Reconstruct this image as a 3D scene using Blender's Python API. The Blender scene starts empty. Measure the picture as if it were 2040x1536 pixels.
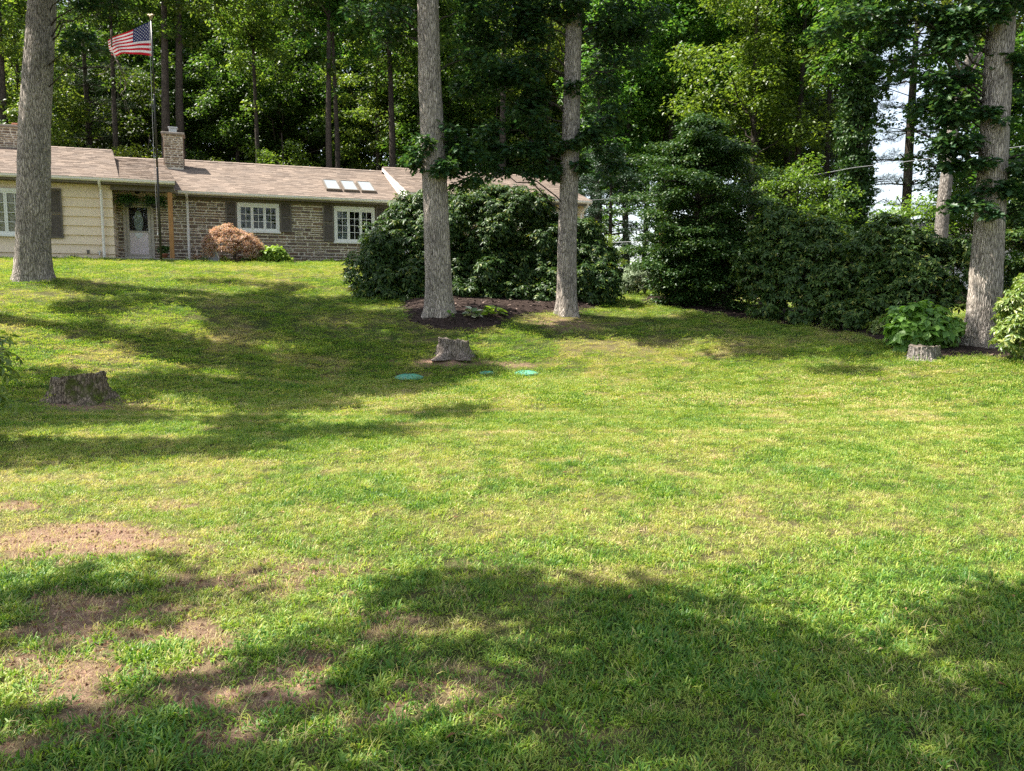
import bpy, bmesh, math, random
import numpy as np
from mathutils import Vector, Matrix

# ------------------------------------------------------------------ camera, sky, sun, exposure
scene = bpy.context.scene
COL = scene.collection
PITCH, ROLL, FPX, EYE = math.radians(6.5), math.radians(0.3), 1600.0, 1.6
cam_data = bpy.data.cameras.new('camera')
cam_data.sensor_width = 36.0
cam_data.lens = 36.0 * FPX / 2040.0
cam_data.clip_start, cam_data.clip_end = 0.05, 2000.0
cam = bpy.data.objects.new('camera', cam_data)
COL.objects.link(cam)
cam.matrix_world = (Matrix.Translation((0, 0, EYE)) @ Matrix.Rotation(math.pi / 2 - PITCH, 4, 'X')
                    @ Matrix.Rotation(ROLL, 4, 'Z'))
scene.camera = cam

SUN_EL = math.radians(57)
TO_SUN = Vector((-math.cos(SUN_EL), 0.06, math.sin(SUN_EL))).normalized()
world = bpy.data.worlds.new('World')
scene.world = world
world.use_nodes = True
wn = world.node_tree.nodes
wl = world.node_tree.links
sky = wn.new('ShaderNodeTexSky')
sky.sky_type = 'NISHITA'
sky.sun_disc = False
sky.sun_elevation = SUN_EL
sky.sun_rotation = math.radians(-90)
sky.air_density, sky.dust_density, sky.ozone_density = 1.0, 1.2, 1.0
hsv = wn.new('ShaderNodeHueSaturation')        # summer haze: a paler sky
hsv.inputs['Saturation'].default_value = 0.55
wl.new(sky.outputs[0], hsv.inputs['Color'])
wl.new(hsv.outputs[0], wn['Background'].inputs[0])
wn['Background'].inputs[1].default_value = 0.105

sun_data = bpy.data.lights.new('sun', 'SUN')
sun_data.energy = 5.0
sun_data.angle = math.radians(0.5)
sun_data.color = (1.0, 0.95, 0.86)
sun = bpy.data.objects.new('sun', sun_data)
COL.objects.link(sun)
sun.rotation_euler = TO_SUN.to_track_quat('Z', 'Y').to_euler()

scene.view_settings.view_transform = 'Standard'
scene.view_settings.look = 'None'
scene.view_settings.exposure = 1.6
scene.view_settings.gamma = 1.0
scene.view_settings.use_curve_mapping = False
scene.render.engine = 'CYCLES'
cy = scene.cycles
cy.max_bounces, cy.diffuse_bounces, cy.glossy_bounces, cy.transmission_bounces = 6, 4, 2, 3
cy.transparent_max_bounces = 4
cy.use_denoising = False
cy.use_adaptive_sampling = True
cy.adaptive_threshold = 0.008
cy.sample_clamp_indirect = 6.0
cy.caustics_reflective = cy.caustics_refractive = False

R = np.random.default_rng(7)
random.seed(7)

# ------------------------------------------------------------------ authoring helpers
_fw = np.array([0, math.cos(PITCH), -math.sin(PITCH)])
_up = np.array([0, math.sin(PITCH), math.cos(PITCH)])


def ray(px, py):
    a, b = (px - 1020.0) / FPX, -(py - 768.0) / FPX
    a2 = a * math.cos(ROLL) - b * math.sin(ROLL)
    b2 = a * math.sin(ROLL) + b * math.cos(ROLL)
    return _fw + a2 * np.array([1.0, 0, 0]) + b2 * _up


def at(px, py, Y):
    d = ray(px, py)
    return np.array([0, 0, EYE]) + d * (Y / d[1])


def link(name, mesh, mat=None, parent=None):
    o = bpy.data.objects.new(name, mesh)
    COL.objects.link(o)
    if mat is not None and not mesh.materials:
        mesh.materials.append(mat)
    if parent is not None:
        o.parent = parent
    return o


def tag(o, label=None, cat=None, group=None, kind=None):
    if label: o['label'] = label
    if cat: o['category'] = cat
    if group: o['group'] = group
    if kind: o['kind'] = kind
    return o


def empty(name, loc, label=None, cat=None, group=None, rz=0.0):
    o = bpy.data.objects.new(name, None)
    COL.objects.link(o)
    o.empty_display_size = 0.2
    o.location = loc
    o.rotation_euler = (0, 0, rz)
    return tag(o, label, cat, group)


def copy_tree(o, parent=None):
    c = o.copy()
    COL.objects.link(c)
    if parent is not None:
        c.parent = parent
    for ch in list(o.children):
        copy_tree(ch, c)
    return c


def np_mesh(name, V, F, smooth=False):
    """V (n,3) array; F is one (m,k) int array or a list of them"""
    me = bpy.data.meshes.new(name)
    V = np.ascontiguousarray(V, dtype=np.float32)
    Fs = F if isinstance(F, list) else [F]
    Fs = [np.asarray(f, dtype=np.int32) for f in Fs if len(f)]
    me.vertices.add(len(V))
    me.vertices.foreach_set('co', V.ravel())
    loops = np.concatenate([f.ravel() for f in Fs])
    tot = np.concatenate([np.full(len(f), f.shape[1], np.int32) for f in Fs])
    start = np.concatenate([[0], np.cumsum(tot)[:-1]]).astype(np.int32)
    me.loops.add(len(loops))
    me.loops.foreach_set('vertex_index', loops)
    me.polygons.add(len(tot))
    me.polygons.foreach_set('loop_start', start)
    me.polygons.foreach_set('loop_total', tot)
    if smooth:
        me.polygons.foreach_set('use_smooth', np.ones(len(tot), dtype=bool))
    me.update(calc_edges=True)
    return me


class MB:
    """collects boxes, prisms and tubes for one mesh"""
    def __init__(s):
        s.v, s.f = [], []

    def box(s, x0, x1, y0, y1, z0, z1, jit=0.0):
        n = len(s.v)
        for z in (z0, z1):
            for (x, y) in ((x0, y0), (x1, y0), (x1, y1), (x0, y1)):
                s.v.append((x + random.uniform(-jit, jit), y + random.uniform(-jit, jit) * .5, z + random.uniform(-jit, jit)))
        for q in ((3, 2, 1, 0), (4, 5, 6, 7), (0, 1, 5, 4), (1, 2, 6, 5), (2, 3, 7, 6), (3, 0, 4, 7)):
            s.f.append(tuple(n + i for i in q))
        return s

    def hexa(s, pts):
        """8 points: bottom ring then top ring"""
        n = len(s.v)
        s.v += [tuple(p) for p in pts]
        for q in ((3, 2, 1, 0), (4, 5, 6, 7), (0, 1, 5, 4), (1, 2, 6, 5), (2, 3, 7, 6), (3, 0, 4, 7)):
            s.f.append(tuple(n + i for i in q))
        return s

    def poly(s, pts):
        n = len(s.v)
        s.v += [tuple(p) for p in pts]
        s.f.append(tuple(range(n, n + len(pts))))
        return s

    def tube(s, pts, rad, seg=8, cap=True):
        pts = [Vector(p) for p in pts]
        if not hasattr(rad, '__len__'):
            rad = [rad] * len(pts)
        n = len(s.v)
        ref = Vector((0.31, 0.95, 0.05)).normalized()
        for i, p in enumerate(pts):
            t = (pts[min(i + 1, len(pts) - 1)] - pts[max(i - 1, 0)]).normalized()
            r_ = ref if abs(t.dot(ref)) < .9 else Vector((1, 0, 0))
            a = t.cross(r_).normalized()
            b = t.cross(a)
            for k in range(seg):
                w = 2 * math.pi * k / seg
                s.v.append(tuple(p + (a * math.cos(w) + b * math.sin(w)) * rad[i]))
        for i in range(len(pts) - 1):
            for k in range(seg):
                k2 = (k + 1) % seg
                s.f.append((n + i * seg + k, n + i * seg + k2, n + (i + 1) * seg + k2, n + (i + 1) * seg + k))
        if cap:
            s.f.append(tuple(n + k for k in range(seg))[::-1])
            m = n + (len(pts) - 1) * seg
            s.f.append(tuple(m + k for k in range(seg)))
        return s

    def lathe(s, prof, seg=24, c=(0, 0, 0)):
        n = len(s.v)
        for (r, z) in prof:
            for k in range(seg):
                w = 2 * math.pi * k / seg
                s.v.append((c[0] + r * math.cos(w), c[1] + r * math.sin(w), c[2] + z))
        for i in range(len(prof) - 1):
            for k in range(seg):
                k2 = (k + 1) % seg
                s.f.append((n + i * seg + k, n + i * seg + k2, n + (i + 1) * seg + k2, n + (i + 1) * seg + k))
        m = n + (len(prof) - 1) * seg
        s.f.append(tuple(m + k for k in range(seg)))
        return s

    def mesh(s, name, smooth=False):
        me = bpy.data.meshes.new(name)
        me.from_pydata(s.v, [], s.f)
        if smooth:
            me.polygons.foreach_set('use_smooth', [True] * len(me.polygons))
        me.update()
        return me

    def build(s, name, mat, parent=None, smooth=False, bevel=0.0):
        me = s.mesh(name, smooth)
        if bevel:
            bm = bmesh.new()
            bm.from_mesh(me)
            bmesh.ops.bevel(bm, geom=list(bm.edges), offset=bevel, segments=1, affect='EDGES', clamp_overlap=True)
            bm.to_mesh(me)
            bm.free()
        return link(name, me, mat, parent)


# ------------------------------------------------------------------ materials
def new_mat(name):
    m = bpy.data.materials.new(name)
    m.use_nodes = True
    nt = m.node_tree
    return m, nt, nt.nodes, nt.links, nt.nodes['Principled BSDF']


def ramp(N, stops, interp='LINEAR'):
    r = N.new('ShaderNodeValToRGB')
    cr = r.color_ramp
    cr.interpolation = interp
    while len(cr.elements) < len(stops):
        cr.elements.new(0.5)
    for e, (p, c) in zip(cr.elements, stops):
        e.position = p
        e.color = (c[0], c[1], c[2], 1)
    return r


def coords(N, L, scale=(1, 1, 1), kind='Object'):
    tc = N.new('ShaderNodeTexCoord')
    mp = N.new('ShaderNodeMapping')
    mp.inputs['Scale'].default_value = scale
    L.new(tc.outputs[kind], mp.inputs[0])
    return mp.outputs[0]


def noise(N, L, vec, scale, detail=4, rough=.6):
    n = N.new('ShaderNodeTexNoise')
    n.inputs['Scale'].default_value = scale
    n.inputs['Detail'].default_value = detail
    n.inputs['Roughness'].default_value = rough
    if vec is not None:
        L.new(vec, n.inputs['Vector'])
    return n.outputs['Fac']


def math_node(N, L, op, a, b=None, clamp=False):
    n = N.new('ShaderNodeMath')
    n.operation = op
    n.use_clamp = clamp
    for i, x in enumerate((a, b)):
        if x is None: continue
        if isinstance(x, (int, float)):
            n.inputs[i].default_value = x
        else:
            L.new(x, n.inputs[i])
    return n.outputs[0]


def mixc(N, L, fac, a, b, typ='MIX'):
    n = N.new('ShaderNodeMix')
    n.data_type = 'RGBA'
    n.blend_type = typ
    for sock, x in ((n.inputs[0], fac), (n.inputs[6], a), (n.inputs[7], b)):
        if isinstance(x, (int, float)):
            sock.default_value = x
        elif isinstance(x, tuple):
            sock.default_value = (*x, 1)
        else:
            L.new(x, sock)
    return n.outputs[2]


def bump(N, L, height, strength, dist, bsdf):
    b = N.new('ShaderNodeBump')
    b.inputs['Strength'].default_value = strength
    b.inputs['Distance'].default_value = dist
    L.new(height, b.inputs['Height'])
    L.new(b.outputs[0], bsdf.inputs['Normal'])


def simple(name, col, rough=.6, spec=.4, metal=0.0, var=.12, nscale=6.0, stretch=(1, 1, 1), bmp=0.0):
    """painted / plain surface with slight mottling"""
    m, nt, N, L, P = new_mat(name)
    v = coords(N, L, stretch)
    n = noise(N, L, v, nscale, 5)
    dk = tuple(c * (1 - var) for c in col)
    lt = tuple(min(1, c * (1 + var)) for c in col)
    r = ramp(N, [(.3, dk), (.7, lt)])
    L.new(n, r.inputs[0])
    L.new(r.outputs[0], P.inputs['Base Color'])
    P.inputs['Roughness'].default_value = rough
    P.inputs['Specular IOR Level'].default_value = spec
    P.inputs['Metallic'].default_value = metal
    if bmp:
        bump(N, L, noise(N, L, v, nscale * 6, 4), bmp, .01, P)
    return m


def island_random(N, L):
    g = N.new('ShaderNodeNewGeometry')
    o = N.new('ShaderNodeObjectInfo')
    s = math_node(N, L, 'ADD', g.outputs['Random Per Island'], o.outputs['Random'])
    return math_node(N, L, 'FRACT', s)


def leaf_mat(name, stops, trans=.35, tcol=1.6, rough=.45, spec=.5, objvar=.0, warm=(1.0, 1.0, .5)):
    """two-sided leaf: diffuse + sheen on top, light coming through the blade"""
    m, nt, N, L, P = new_mat(name)
    g = N.new('ShaderNodeNewGeometry')
    r = ramp(N, stops)
    L.new(g.outputs['Random Per Island'], r.inputs[0])
    col = r.outputs[0]
    if objvar:
        oi = N.new('ShaderNodeObjectInfo')
        h = N.new('ShaderNodeHueSaturation')
        mr = N.new('ShaderNodeMapRange')
        mr.inputs['To Min'].default_value, mr.inputs['To Max'].default_value = 1 - objvar, 1 + objvar
        L.new(oi.outputs['Random'], mr.inputs['Value'])
        L.new(mr.outputs[0], h.inputs['Value'])
        mh = N.new('ShaderNodeMapRange')
        mh.inputs['To Min'].default_value, mh.inputs['To Max'].default_value = .465, .525
        fr = math_node(N, L, 'FRACT', math_node(N, L, 'MULTIPLY', oi.outputs['Random'], 7.3))
        L.new(fr, mh.inputs['Value'])
        L.new(mh.outputs[0], h.inputs['Hue'])
        L.new(col, h.inputs['Color'])
        col = h.outputs[0]
    L.new(col, P.inputs['Base Color'])
    P.inputs['Roughness'].default_value = rough
    P.inputs['Specular IOR Level'].default_value = spec
    t = N.new('ShaderNodeBsdfTranslucent')
    tc = mixc(N, L, 1.0, col, (tcol * warm[0], tcol * warm[1], tcol * warm[2]), 'MULTIPLY')
    L.new(tc, t.inputs['Color'])
    mx = N.new('ShaderNodeMixShader')
    mx.inputs[0].default_value = trans
    L.new(P.outputs[0], mx.inputs[1])
    L.new(t.outputs[0], mx.inputs[2])
    L.new(mx.outputs[0], N['Material Output'].inputs['Surface'])
    return m


def bark_mat(name, light, dark, vs=26.0, stretch=.28, bs=.9, moss=None, midpos=.42):
    m, nt, N, L, P = new_mat(name)
    v = coords(N, L, (1, 1, stretch))
    nv = N.new('ShaderNodeTexNoise')
    nv.inputs['Scale'].default_value = 9
    L.new(v, nv.inputs['Vector'])
    add = N.new('ShaderNodeMixRGB')
    add.blend_type = 'ADD'
    add.inputs[0].default_value = .09
    L.new(v, add.inputs[1])
    L.new(nv.outputs['Color'], add.inputs[2])
    vo = N.new('ShaderNodeTexVoronoi')
    vo.feature = 'DISTANCE_TO_EDGE'
    vo.inputs['Scale'].default_value = vs
    L.new(add.outputs[0], vo.inputs['Vector'])
    n2 = noise(N, L, v, 60, 5, .7)
    n3 = noise(N, L, coords(N, L, (1, 1, .6)), 2.2, 4)
    h = math_node(N, L, 'ADD', math_node(N, L, 'MULTIPLY', vo.outputs['Distance'], 2.0), math_node(N, L, 'MULTIPLY', n2, .5))
    mid = tuple((a + b) * .5 for a, b in zip(light, dark))
    r = ramp(N, [(.22, dark), (midpos, mid), (.72, light)])
    L.new(h, r.inputs[0])
    r2 = ramp(N, [(.28, (.58, .58, .58)), (.5, (.95, .93, .90)), (.72, (1.15, 1.12, 1.06))])
    L.new(n3, r2.inputs[0])
    col = mixc(N, L, 1.0, r.outputs[0], r2.outputs[0], 'MULTIPLY')
    if moss:
        mm = noise(N, L, coords(N, L), 3.1, 5)
        mr = ramp(N, [(.52, (0, 0, 0)), (.62, (1, 1, 1))])
        L.new(mm, mr.inputs[0])
        col = mixc(N, L, mr.outputs[0], col, moss)
    L.new(col, P.inputs['Base Color'])
    P.inputs['Roughness'].default_value = .95
    P.inputs['Specular IOR Level'].default_value = .1
    bump(N, L, h, bs, .03, P)
    return m


M = {}
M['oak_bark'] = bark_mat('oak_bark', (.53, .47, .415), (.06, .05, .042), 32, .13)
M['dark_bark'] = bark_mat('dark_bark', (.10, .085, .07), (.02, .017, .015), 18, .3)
M['snag_bark'] = bark_mat('snag_bark', (.17, .12, .09), (.04, .03, .025), 18, .3)
M['grey_bark'] = bark_mat('grey_bark', (.32, .29, .265), (.07, .06, .052), 24, .2)  # grey bark of the leaning trunk and the small stump
M['stump_bark'] = bark_mat('stump_bark', (.36, .285, .21), (.06, .047, .036), 20, .3, 1.0, moss=(.10, .11, .03))
M['stump_grey'] = bark_mat('stump_grey', (.35, .295, .255), (.065, .052, .044), 22, .15, 1.0)
M['oak_leaf'] = leaf_mat('oak_leaf', [(0, (.022, .062, .026)), (.6, (.038, .088, .032)), (1, (.07, .12, .03))], .32, 1.6, .45, .35)
M['forest_leaf'] = leaf_mat('forest_leaf', [(0, (.028, .07, .015)), (.5, (.055, .11, .02)), (1, (.11, .165, .028))], .42, 2.0, .45, .4, .4)
M['maple_leaf'] = leaf_mat('maple_leaf', [(0, (.045, .10, .016)), (.5, (.085, .155, .022)), (1, (.14, .21, .03))], .45, 1.8, .45, .5, .15)
M['pine_leaf'] = leaf_mat('pine_leaf', [(0, (.018, .045, .024)), (1, (.04, .08, .038))], .2, 1.3, .5, .4, .15)
M['rhodo_leaf'] = leaf_mat('rhodo_leaf', [(0, (.02, .05, .015)), (.7, (.05, .10, .022)), (.9, (.095, .155, .03)), (1, (.20, .21, .035))], .25, 1.6, .45, .32)
M['rhodo_lifted'] = leaf_mat('rhodo_lifted', [(0, (.03, .07, .02)), (.7, (.075, .14, .03)), (.9, (.13, .20, .04)), (1, (.26, .26, .05))], .25, 1.6, .45, .32)  # rhododendron leaf brightened in colour to offset the shade on the right-hand shrubs
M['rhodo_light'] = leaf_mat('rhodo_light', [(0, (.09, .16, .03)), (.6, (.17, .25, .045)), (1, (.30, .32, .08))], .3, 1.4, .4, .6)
M['holly_leaf'] = leaf_mat('holly_leaf', [(0, (.02, .055, .014)), (.8, (.046, .098, .022)), (1, (.10, .15, .03))], .2, 1.6, .45, .3)
M['hydrangea_leaf'] = leaf_mat('hydrangea_leaf', [(0, (.08, .19, .03)), (1, (.18, .32, .05))], .35, 1.6, .45, .5)
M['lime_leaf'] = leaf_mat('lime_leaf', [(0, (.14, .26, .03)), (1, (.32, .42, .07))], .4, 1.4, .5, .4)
M['pale_leaf'] = leaf_mat('pale_leaf', [(0, (.16, .23, .13)), (1, (.34, .40, .26))], .3, 1.2, .5, .4, warm=(1, 1, .8))
M['hosta_white'] = leaf_mat('hosta_white', [(0, (.10, .18, .06)), (.45, (.14, .22, .07)), (.5, (.5, .52, .36)), (1, (.6, .62, .45))], .3, 1.2, .5, .4)
M['red_maple_leaf'] = leaf_mat('red_maple_leaf', [(0, (.38, .23, .19)), (.5, (.50, .34, .27)), (.85, (.50, .41, .30)), (1, (.38, .37, .22))], .35, 1.4, .5, .4, warm=(1, .8, .5))
M['fern_leaf'] = leaf_mat('fern_leaf', [(0, (.05, .13, .03)), (1, (.12, .22, .06))], .3, 1.5, .5, .4)
M['twig'] = simple('twig', (.10, .08, .065), .9, .1, var=.4)
M['dead_twig'] = simple('dead_twig', (.17, .14, .12), .9, .1, var=.3)
M['white_trim'] = simple('white_trim', (.78, .77, .74), .45, .4, var=.04)
M['gutter_white'] = simple('gutter_white', (.80, .745, .70), .35, .5, var=.06, stretch=(.3, 1, 1))
M['brown_trim'] = simple('brown_trim', (.145, .122, .098), .6, .3, var=.1)
M['shutter_paint'] = simple('shutter_paint', (.125, .105, .085), .55, .35, var=.1)
M['cream_siding'] = simple('cream_siding', (.82, .665, .50), .7, .25, var=.05, nscale=9, stretch=(8, 1, .6), bmp=.25)
M['white_siding'] = simple('white_siding', (.78, .77, .74), .7, .25, var=.04, nscale=5)
M['cream_ceiling'] = simple('cream_ceiling', (.62, .55, .40), .8, .2, var=.05)
M['mortar'] = simple('mortar', (.74, .66, .55), .95, .1, var=.2, nscale=12, bmp=.6)
M['concrete'] = simple('concrete', (.27, .235, .20), .9, .15, var=.2, nscale=8, bmp=.4)
M['cedar_post'] = simple('cedar_post', (.40, .20, .075), .6, .3, var=.2, nscale=4, stretch=(6, 6, .5))
M['black_metal'] = simple('black_metal', (.022, .02, .022), .4, .5, var=.15)
M['rope'] = simple('rope', (.35, .34, .34), .8, .2)
M['gold'] = simple('gold', (.36, .27, .14), .5, .4, metal=.2)
M['steel'] = simple('steel', (.55, .55, .55), .35, .5, metal=.8)
M['greige'] = simple('greige', (.50, .45, .39), .5, .4, var=.06)
M['maroon'] = simple('maroon', (.045, .014, .018), .4, .5)
M['pink_reflection'] = simple('pink_reflection', (.76, .66, .70), .3, .5, var=.1, nscale=3)  # reflection of paving in the door's lower glass, painted as a pink colour
M['oval_white'] = simple('oval_white', (.75, .77, .80), .3, .5, var=.15, nscale=9)
M['curtain'] = simple('curtain', (.62, .63, .68), .8, .2, var=.15, stretch=(6, 6, 1))
M['terracotta'] = simple('terracotta', (.35, .14, .08), .8, .2)
M['grey_paint'] = simple('grey_paint', (.32, .33, .37), .6, .3, var=.12)
M['lid_green'] = simple('lid_green', (.10, .285, .185), .65, .3, var=.28, nscale=9)
M['lid_mark'] = simple('lid_mark', (.06, .29, .19), .6, .3)
M['flashing'] = simple('flashing', (.30, .24, .21), .5, .4, var=.1)
M['flag_red'] = leaf_mat('flag_red', [(0, (.50, .015, .03)), (1, (.50, .015, .03))], .35, 1.0, .8, .1, warm=(1, 1, 1))
M['flag_white'] = leaf_mat('flag_white', [(0, (.75, .72, .72)), (1, (.75, .72, .72))], .35, 1.0, .8, .1, warm=(1, 1, 1))
M['flag_blue'] = leaf_mat('flag_blue', [(0, (.025, .03, .12)), (1, (.025, .03, .12))], .35, 1.0, .8, .1, warm=(1, 1, 1))
M['wire'] = simple('wire', (.26, .26, .27), .6, .3)
M['orange_wood'] = simple('orange_wood', (.36, .15, .07), .8, .2, var=.3, stretch=(4, 4, .6))


def glass_mat(name, col, rough=.03):
    m, nt, N, L, P = new_mat(name)
    P.inputs['Base Color'].default_value = (*col, 1)
    P.inputs['Roughness'].default_value = rough
    P.inputs['Specular IOR Level'].default_value = .8
    n = noise(N, L, coords(N, L), 2.0, 2)
    bump(N, L, n, .04, .02, P)
    return m


M['dark_glass'] = glass_mat('dark_glass', (.012, .014, .016))
M['sky_glass'] = glass_mat('sky_glass', (.33, .36, .38), .02)


def stone_mat():
    m, nt, N, L, P = new_mat('field_stone')
    r = ramp(N, [(0, (.135, .10, .083)), (.25, (.22, .165, .13)), (.5, (.28, .21, .155)), (.7, (.22, .182, .158)), (.88, (.345, .26, .19)), (1, (.205, .13, .09))])
    L.new(island_random(N, L), r.inputs[0])
    v = coords(N, L, (1, 1, 1), 'Generated')
    tc = N.new('ShaderNodeNewGeometry')
    n = noise(N, L, tc.outputs['Position'], 22, 6, .7)
    r2 = ramp(N, [(.3, (.62, .62, .62)), (.7, (1.25, 1.22, 1.2))])
    L.new(n, r2.inputs[0])
    L.new(mixc(N, L, 1.0, r.outputs[0], r2.outputs[0], 'MULTIPLY'), P.inputs['Base Color'])
    P.inputs['Roughness'].default_value = .9
    P.inputs['Specular IOR Level'].default_value = .15
    bump(N, L, n, .8, .02, P)
    return m


M['stone'] = stone_mat()


def shingle_mat():
    m, nt, N, L, P = new_mat('asphalt_shingle')
    r = ramp(N, [(0, (.185, .148, .122)), (.35, (.235, .185, .15)), (.7, (.275, .218, .175)), (1, (.205, .16, .13))])
    L.new(island_random(N, L), r.inputs[0])
    tc = N.new('ShaderNodeNewGeometry')
    n = noise(N, L, tc.outputs['Position'], 1.1, 4)
    r2 = ramp(N, [(.3, (.82, .82, .83)), (.7, (1.12, 1.1, 1.08))])
    L.new(n, r2.inputs[0])
    c = mixc(N, L, 1.0, r.outputs[0], r2.outputs[0], 'MULTIPLY')
    n3 = noise(N, L, tc.outputs['Position'], 160, 2)
    r3 = ramp(N, [(.3, (.8, .8, .8)), (.7, (1.2, 1.2, 1.2))])
    L.new(n3, r3.inputs[0])
    L.new(mixc(N, L, 1.0, c, r3.outputs[0], 'MULTIPLY'), P.inputs['Base Color'])
    P.inputs['Roughness'].default_value = .95
    P.inputs['Specular IOR Level'].default_value = .15
    return m


M['shingle'] = shingle_mat()


def mulch_mat(name, a, b, c):
    m, nt, N, L, P = new_mat(name)
    v = coords(N, L, (1, 1, 1))
    vo = N.new('ShaderNodeTexVoronoi')
    vo.inputs['Scale'].default_value = 45
    L.new(v, vo.inputs['Vector'])
    n = noise(N, L, v, 3, 5)
    s = math_node(N, L, 'ADD', math_node(N, L, 'MULTIPLY', vo.outputs['Color'], .6), math_node(N, L, 'MULTIPLY', n, .5))
    r = ramp(N, [(.25, a), (.55, b), (.85, c)])
    L.new(s, r.inputs[0])
    L.new(r.outputs[0], P.inputs['Base Color'])
    P.inputs['Roughness'].default_value = .95
    P.inputs['Specular IOR Level'].default_value = .1
    bump(N, L, vo.outputs['Distance'], 1.0, .04, P)
    return m


M['mulch'] = mulch_mat('bark_mulch', (.022, .015, .013), (.045, .031, .026), (.10, .07, .055))
M['gravel'] = mulch_mat('pink_gravel', (.30, .22, .18), (.42, .32, .27), (.55, .45, .38))


def chips_mat():
    m, nt, N, L, P = new_mat('mulch_chip')
    r = ramp(N, [(0, (.04, .026, .022)), (.6, (.10, .065, .05)), (1, (.24, .17, .13))])
    L.new(island_random(N, L), r.inputs[0])
    L.new(r.outputs[0], P.inputs['Base Color'])
    P.inputs['Roughness'].default_value = .9
    return m


M['chip'] = chips_mat()

M['dry_leaf'] = leaf_mat('dry_leaf', [(0, (.16, .075, .035)), (.6, (.30, .17, .08)), (1, (.42, .30, .17))], .2, 1.2, .7, .2)
M['crumb'] = leaf_mat('crumb', [(0, (.10, .05, .03)), (.6, (.27, .15, .095)), (1, (.42, .28, .19))], .0, 1.0, .9, .1)

# ------------------------------------------------------------------ terrain
HX, HY = -14.434, 31.4
TH = math.radians(20)
UX, UY = math.cos(TH), math.sin(TH)
VX, VY = math.sin(TH), -math.cos(TH)


def hw(u, v):
    return HX + u * UX + v * VX, HY + u * UY + v * VY


CP = [(0, 2.7, -.1), (-2.4, 2.7, -.1), (2.4, 2.7, -.1), (0, 0, -.1), (-4, 5.2, -.08), (4, 5.2, -.05), (0, 8, 0), (0, 10, -.05), (-5.2, 10, -.08),
      (8.3, 13.5, .17), (0, 14.2, -.04), (-2.1, 16.2, -.04), (.3, 16.5, -.02), (-6.42, 11.8, -.05), (-1.25, 17.3, .28), (8.1, 15.8, .37),
      (-1.84, 20, 1.02), (1.46, 21.5, 1.06), (9.96, 17, .52), (-12.45, 21, 1.9), (4.32, 24, 1.22), (6.42, 21.5, .9), (8.54, 19, .67),
      (-4.12, 22, 1.38), (-20, 28, 2.72), (-16, 24, 2.3), (-12, 14, .7), (-20, 12, 1.0), (-8.3, 16, .62), (-7.2, 19, 1.25), (-5.5, 17.5, .6),
      (5, 30, 1.75), (5.5, 36, 2.1), (10, 30, 1.3), (14, 24, 1.0), (20, 40, 1.5), (16, 16, .7), (14, 8, .1), (-10, 4, .1), (10, 2, -.1), (3, 19, .55), (5, 17.5, .45),
      (6, 16, .22), (3.5, 15.5, .08), (-6, 25.5, 2.12), (-9.0, 22, 1.75),
      (60, 60, 1.5), (-60, 60, 5.0), (0, 70, 4.0), (60, 0, 0), (-60, 0, 1.0), (0, -50, -1.0), (0, 130, 6.0), (120, 120, 2), (-120, 120, 7), (-120, -60, 0), (120, -60, 0)]
for u in (-8, -3, 0.5, 4, 8):
    CP.append((*hw(u, 1.7), 2.76))
    CP.append((*hw(u, 2.7), 2.68))
for u in (-8, -2, 4, 10, 17):
    CP.append((*hw(u, -3), 2.8))
    CP.append((*hw(u, -9), 2.85))
CP.append((*hw(10.5, 2.5), 2.55))
CP.append((*hw(17, 2.5), 2.3))
CP = np.array(CP, dtype=float)


def _tps_fit(P, z, reg=.0012):
    n = len(P)
    d = np.linalg.norm(P[:, None] - P[None], axis=2)
    K = np.where(d > 0, d * d * np.log(d + 1e-12), 0)
    A = np.zeros((n + 3, n + 3))
    A[:n, :n] = K + np.eye(n) * reg * n
    A[:n, n] = 1
    A[:n, n + 1:] = P
    A[n, :n] = 1
    A[n + 1:, :n] = P.T
    return np.linalg.solve(A, np.concatenate([z, np.zeros(3)]))


_W = _tps_fit(CP[:, :2], CP[:, 2])


def hz(x, y):
    x = np.asarray(x, dtype=float)
    y = np.asarray(y, dtype=float)
    sh = x.shape
    Q = np.stack([x.ravel(), y.ravel()], 1)
    out = np.zeros(len(Q))
    for s in range(0, len(Q), 20000):
        q = Q[s:s + 20000]
        d2 = ((q[:, None] - CP[None, :, :2]) ** 2).sum(2)
        K = np.where(d2 > 0, .5 * d2 * np.log(d2 + 1e-12), 0)
        out[s:s + 20000] = K @ _W[:-3] + _W[-3] + q @ _W[-2:]
    q = Q
    out += .012 * np.sin(q[:, 0] * 2.1 + 1.3 * np.sin(q[:, 1] * 1.1)) * np.sin(q[:, 1] * 2.6 + .7)
    return out.reshape(sh)


def H(x, y):
    return float(hz(np.array([x]), np.array([y]))[0])


def gp(px, py, far=80.0):
    """point of the terrain seen at a pixel of the photograph"""
    d = ray(px, py)
    t = np.linspace(2.0, far, 1500)
    X, Y, Z = d[0] * t, d[1] * t, EYE + d[2] * t
    below = np.nonzero(Z < hz(X, Y))[0]
    i = below[0] if len(below) else -1
    return np.array([X[i], Y[i], Z[i]])


# lattice noise in numpy (for colour of turf and for densities)
def vnoise(x, y, seed=0):
    def h(i, j):
        n = np.sin(i * 127.1 + j * 311.7 + seed * 74.7) * 43758.5453
        return n - np.floor(n)
    i, j = np.floor(x), np.floor(y)
    fx, fy = x - i, y - j
    fx, fy = fx * fx * (3 - 2 * fx), fy * fy * (3 - 2 * fy)
    a = h(i, j) * (1 - fx) + h(i + 1, j) * fx
    b = h(i, j + 1) * (1 - fx) + h(i + 1, j + 1) * fx
    return a * (1 - fy) + b * fy


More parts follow.
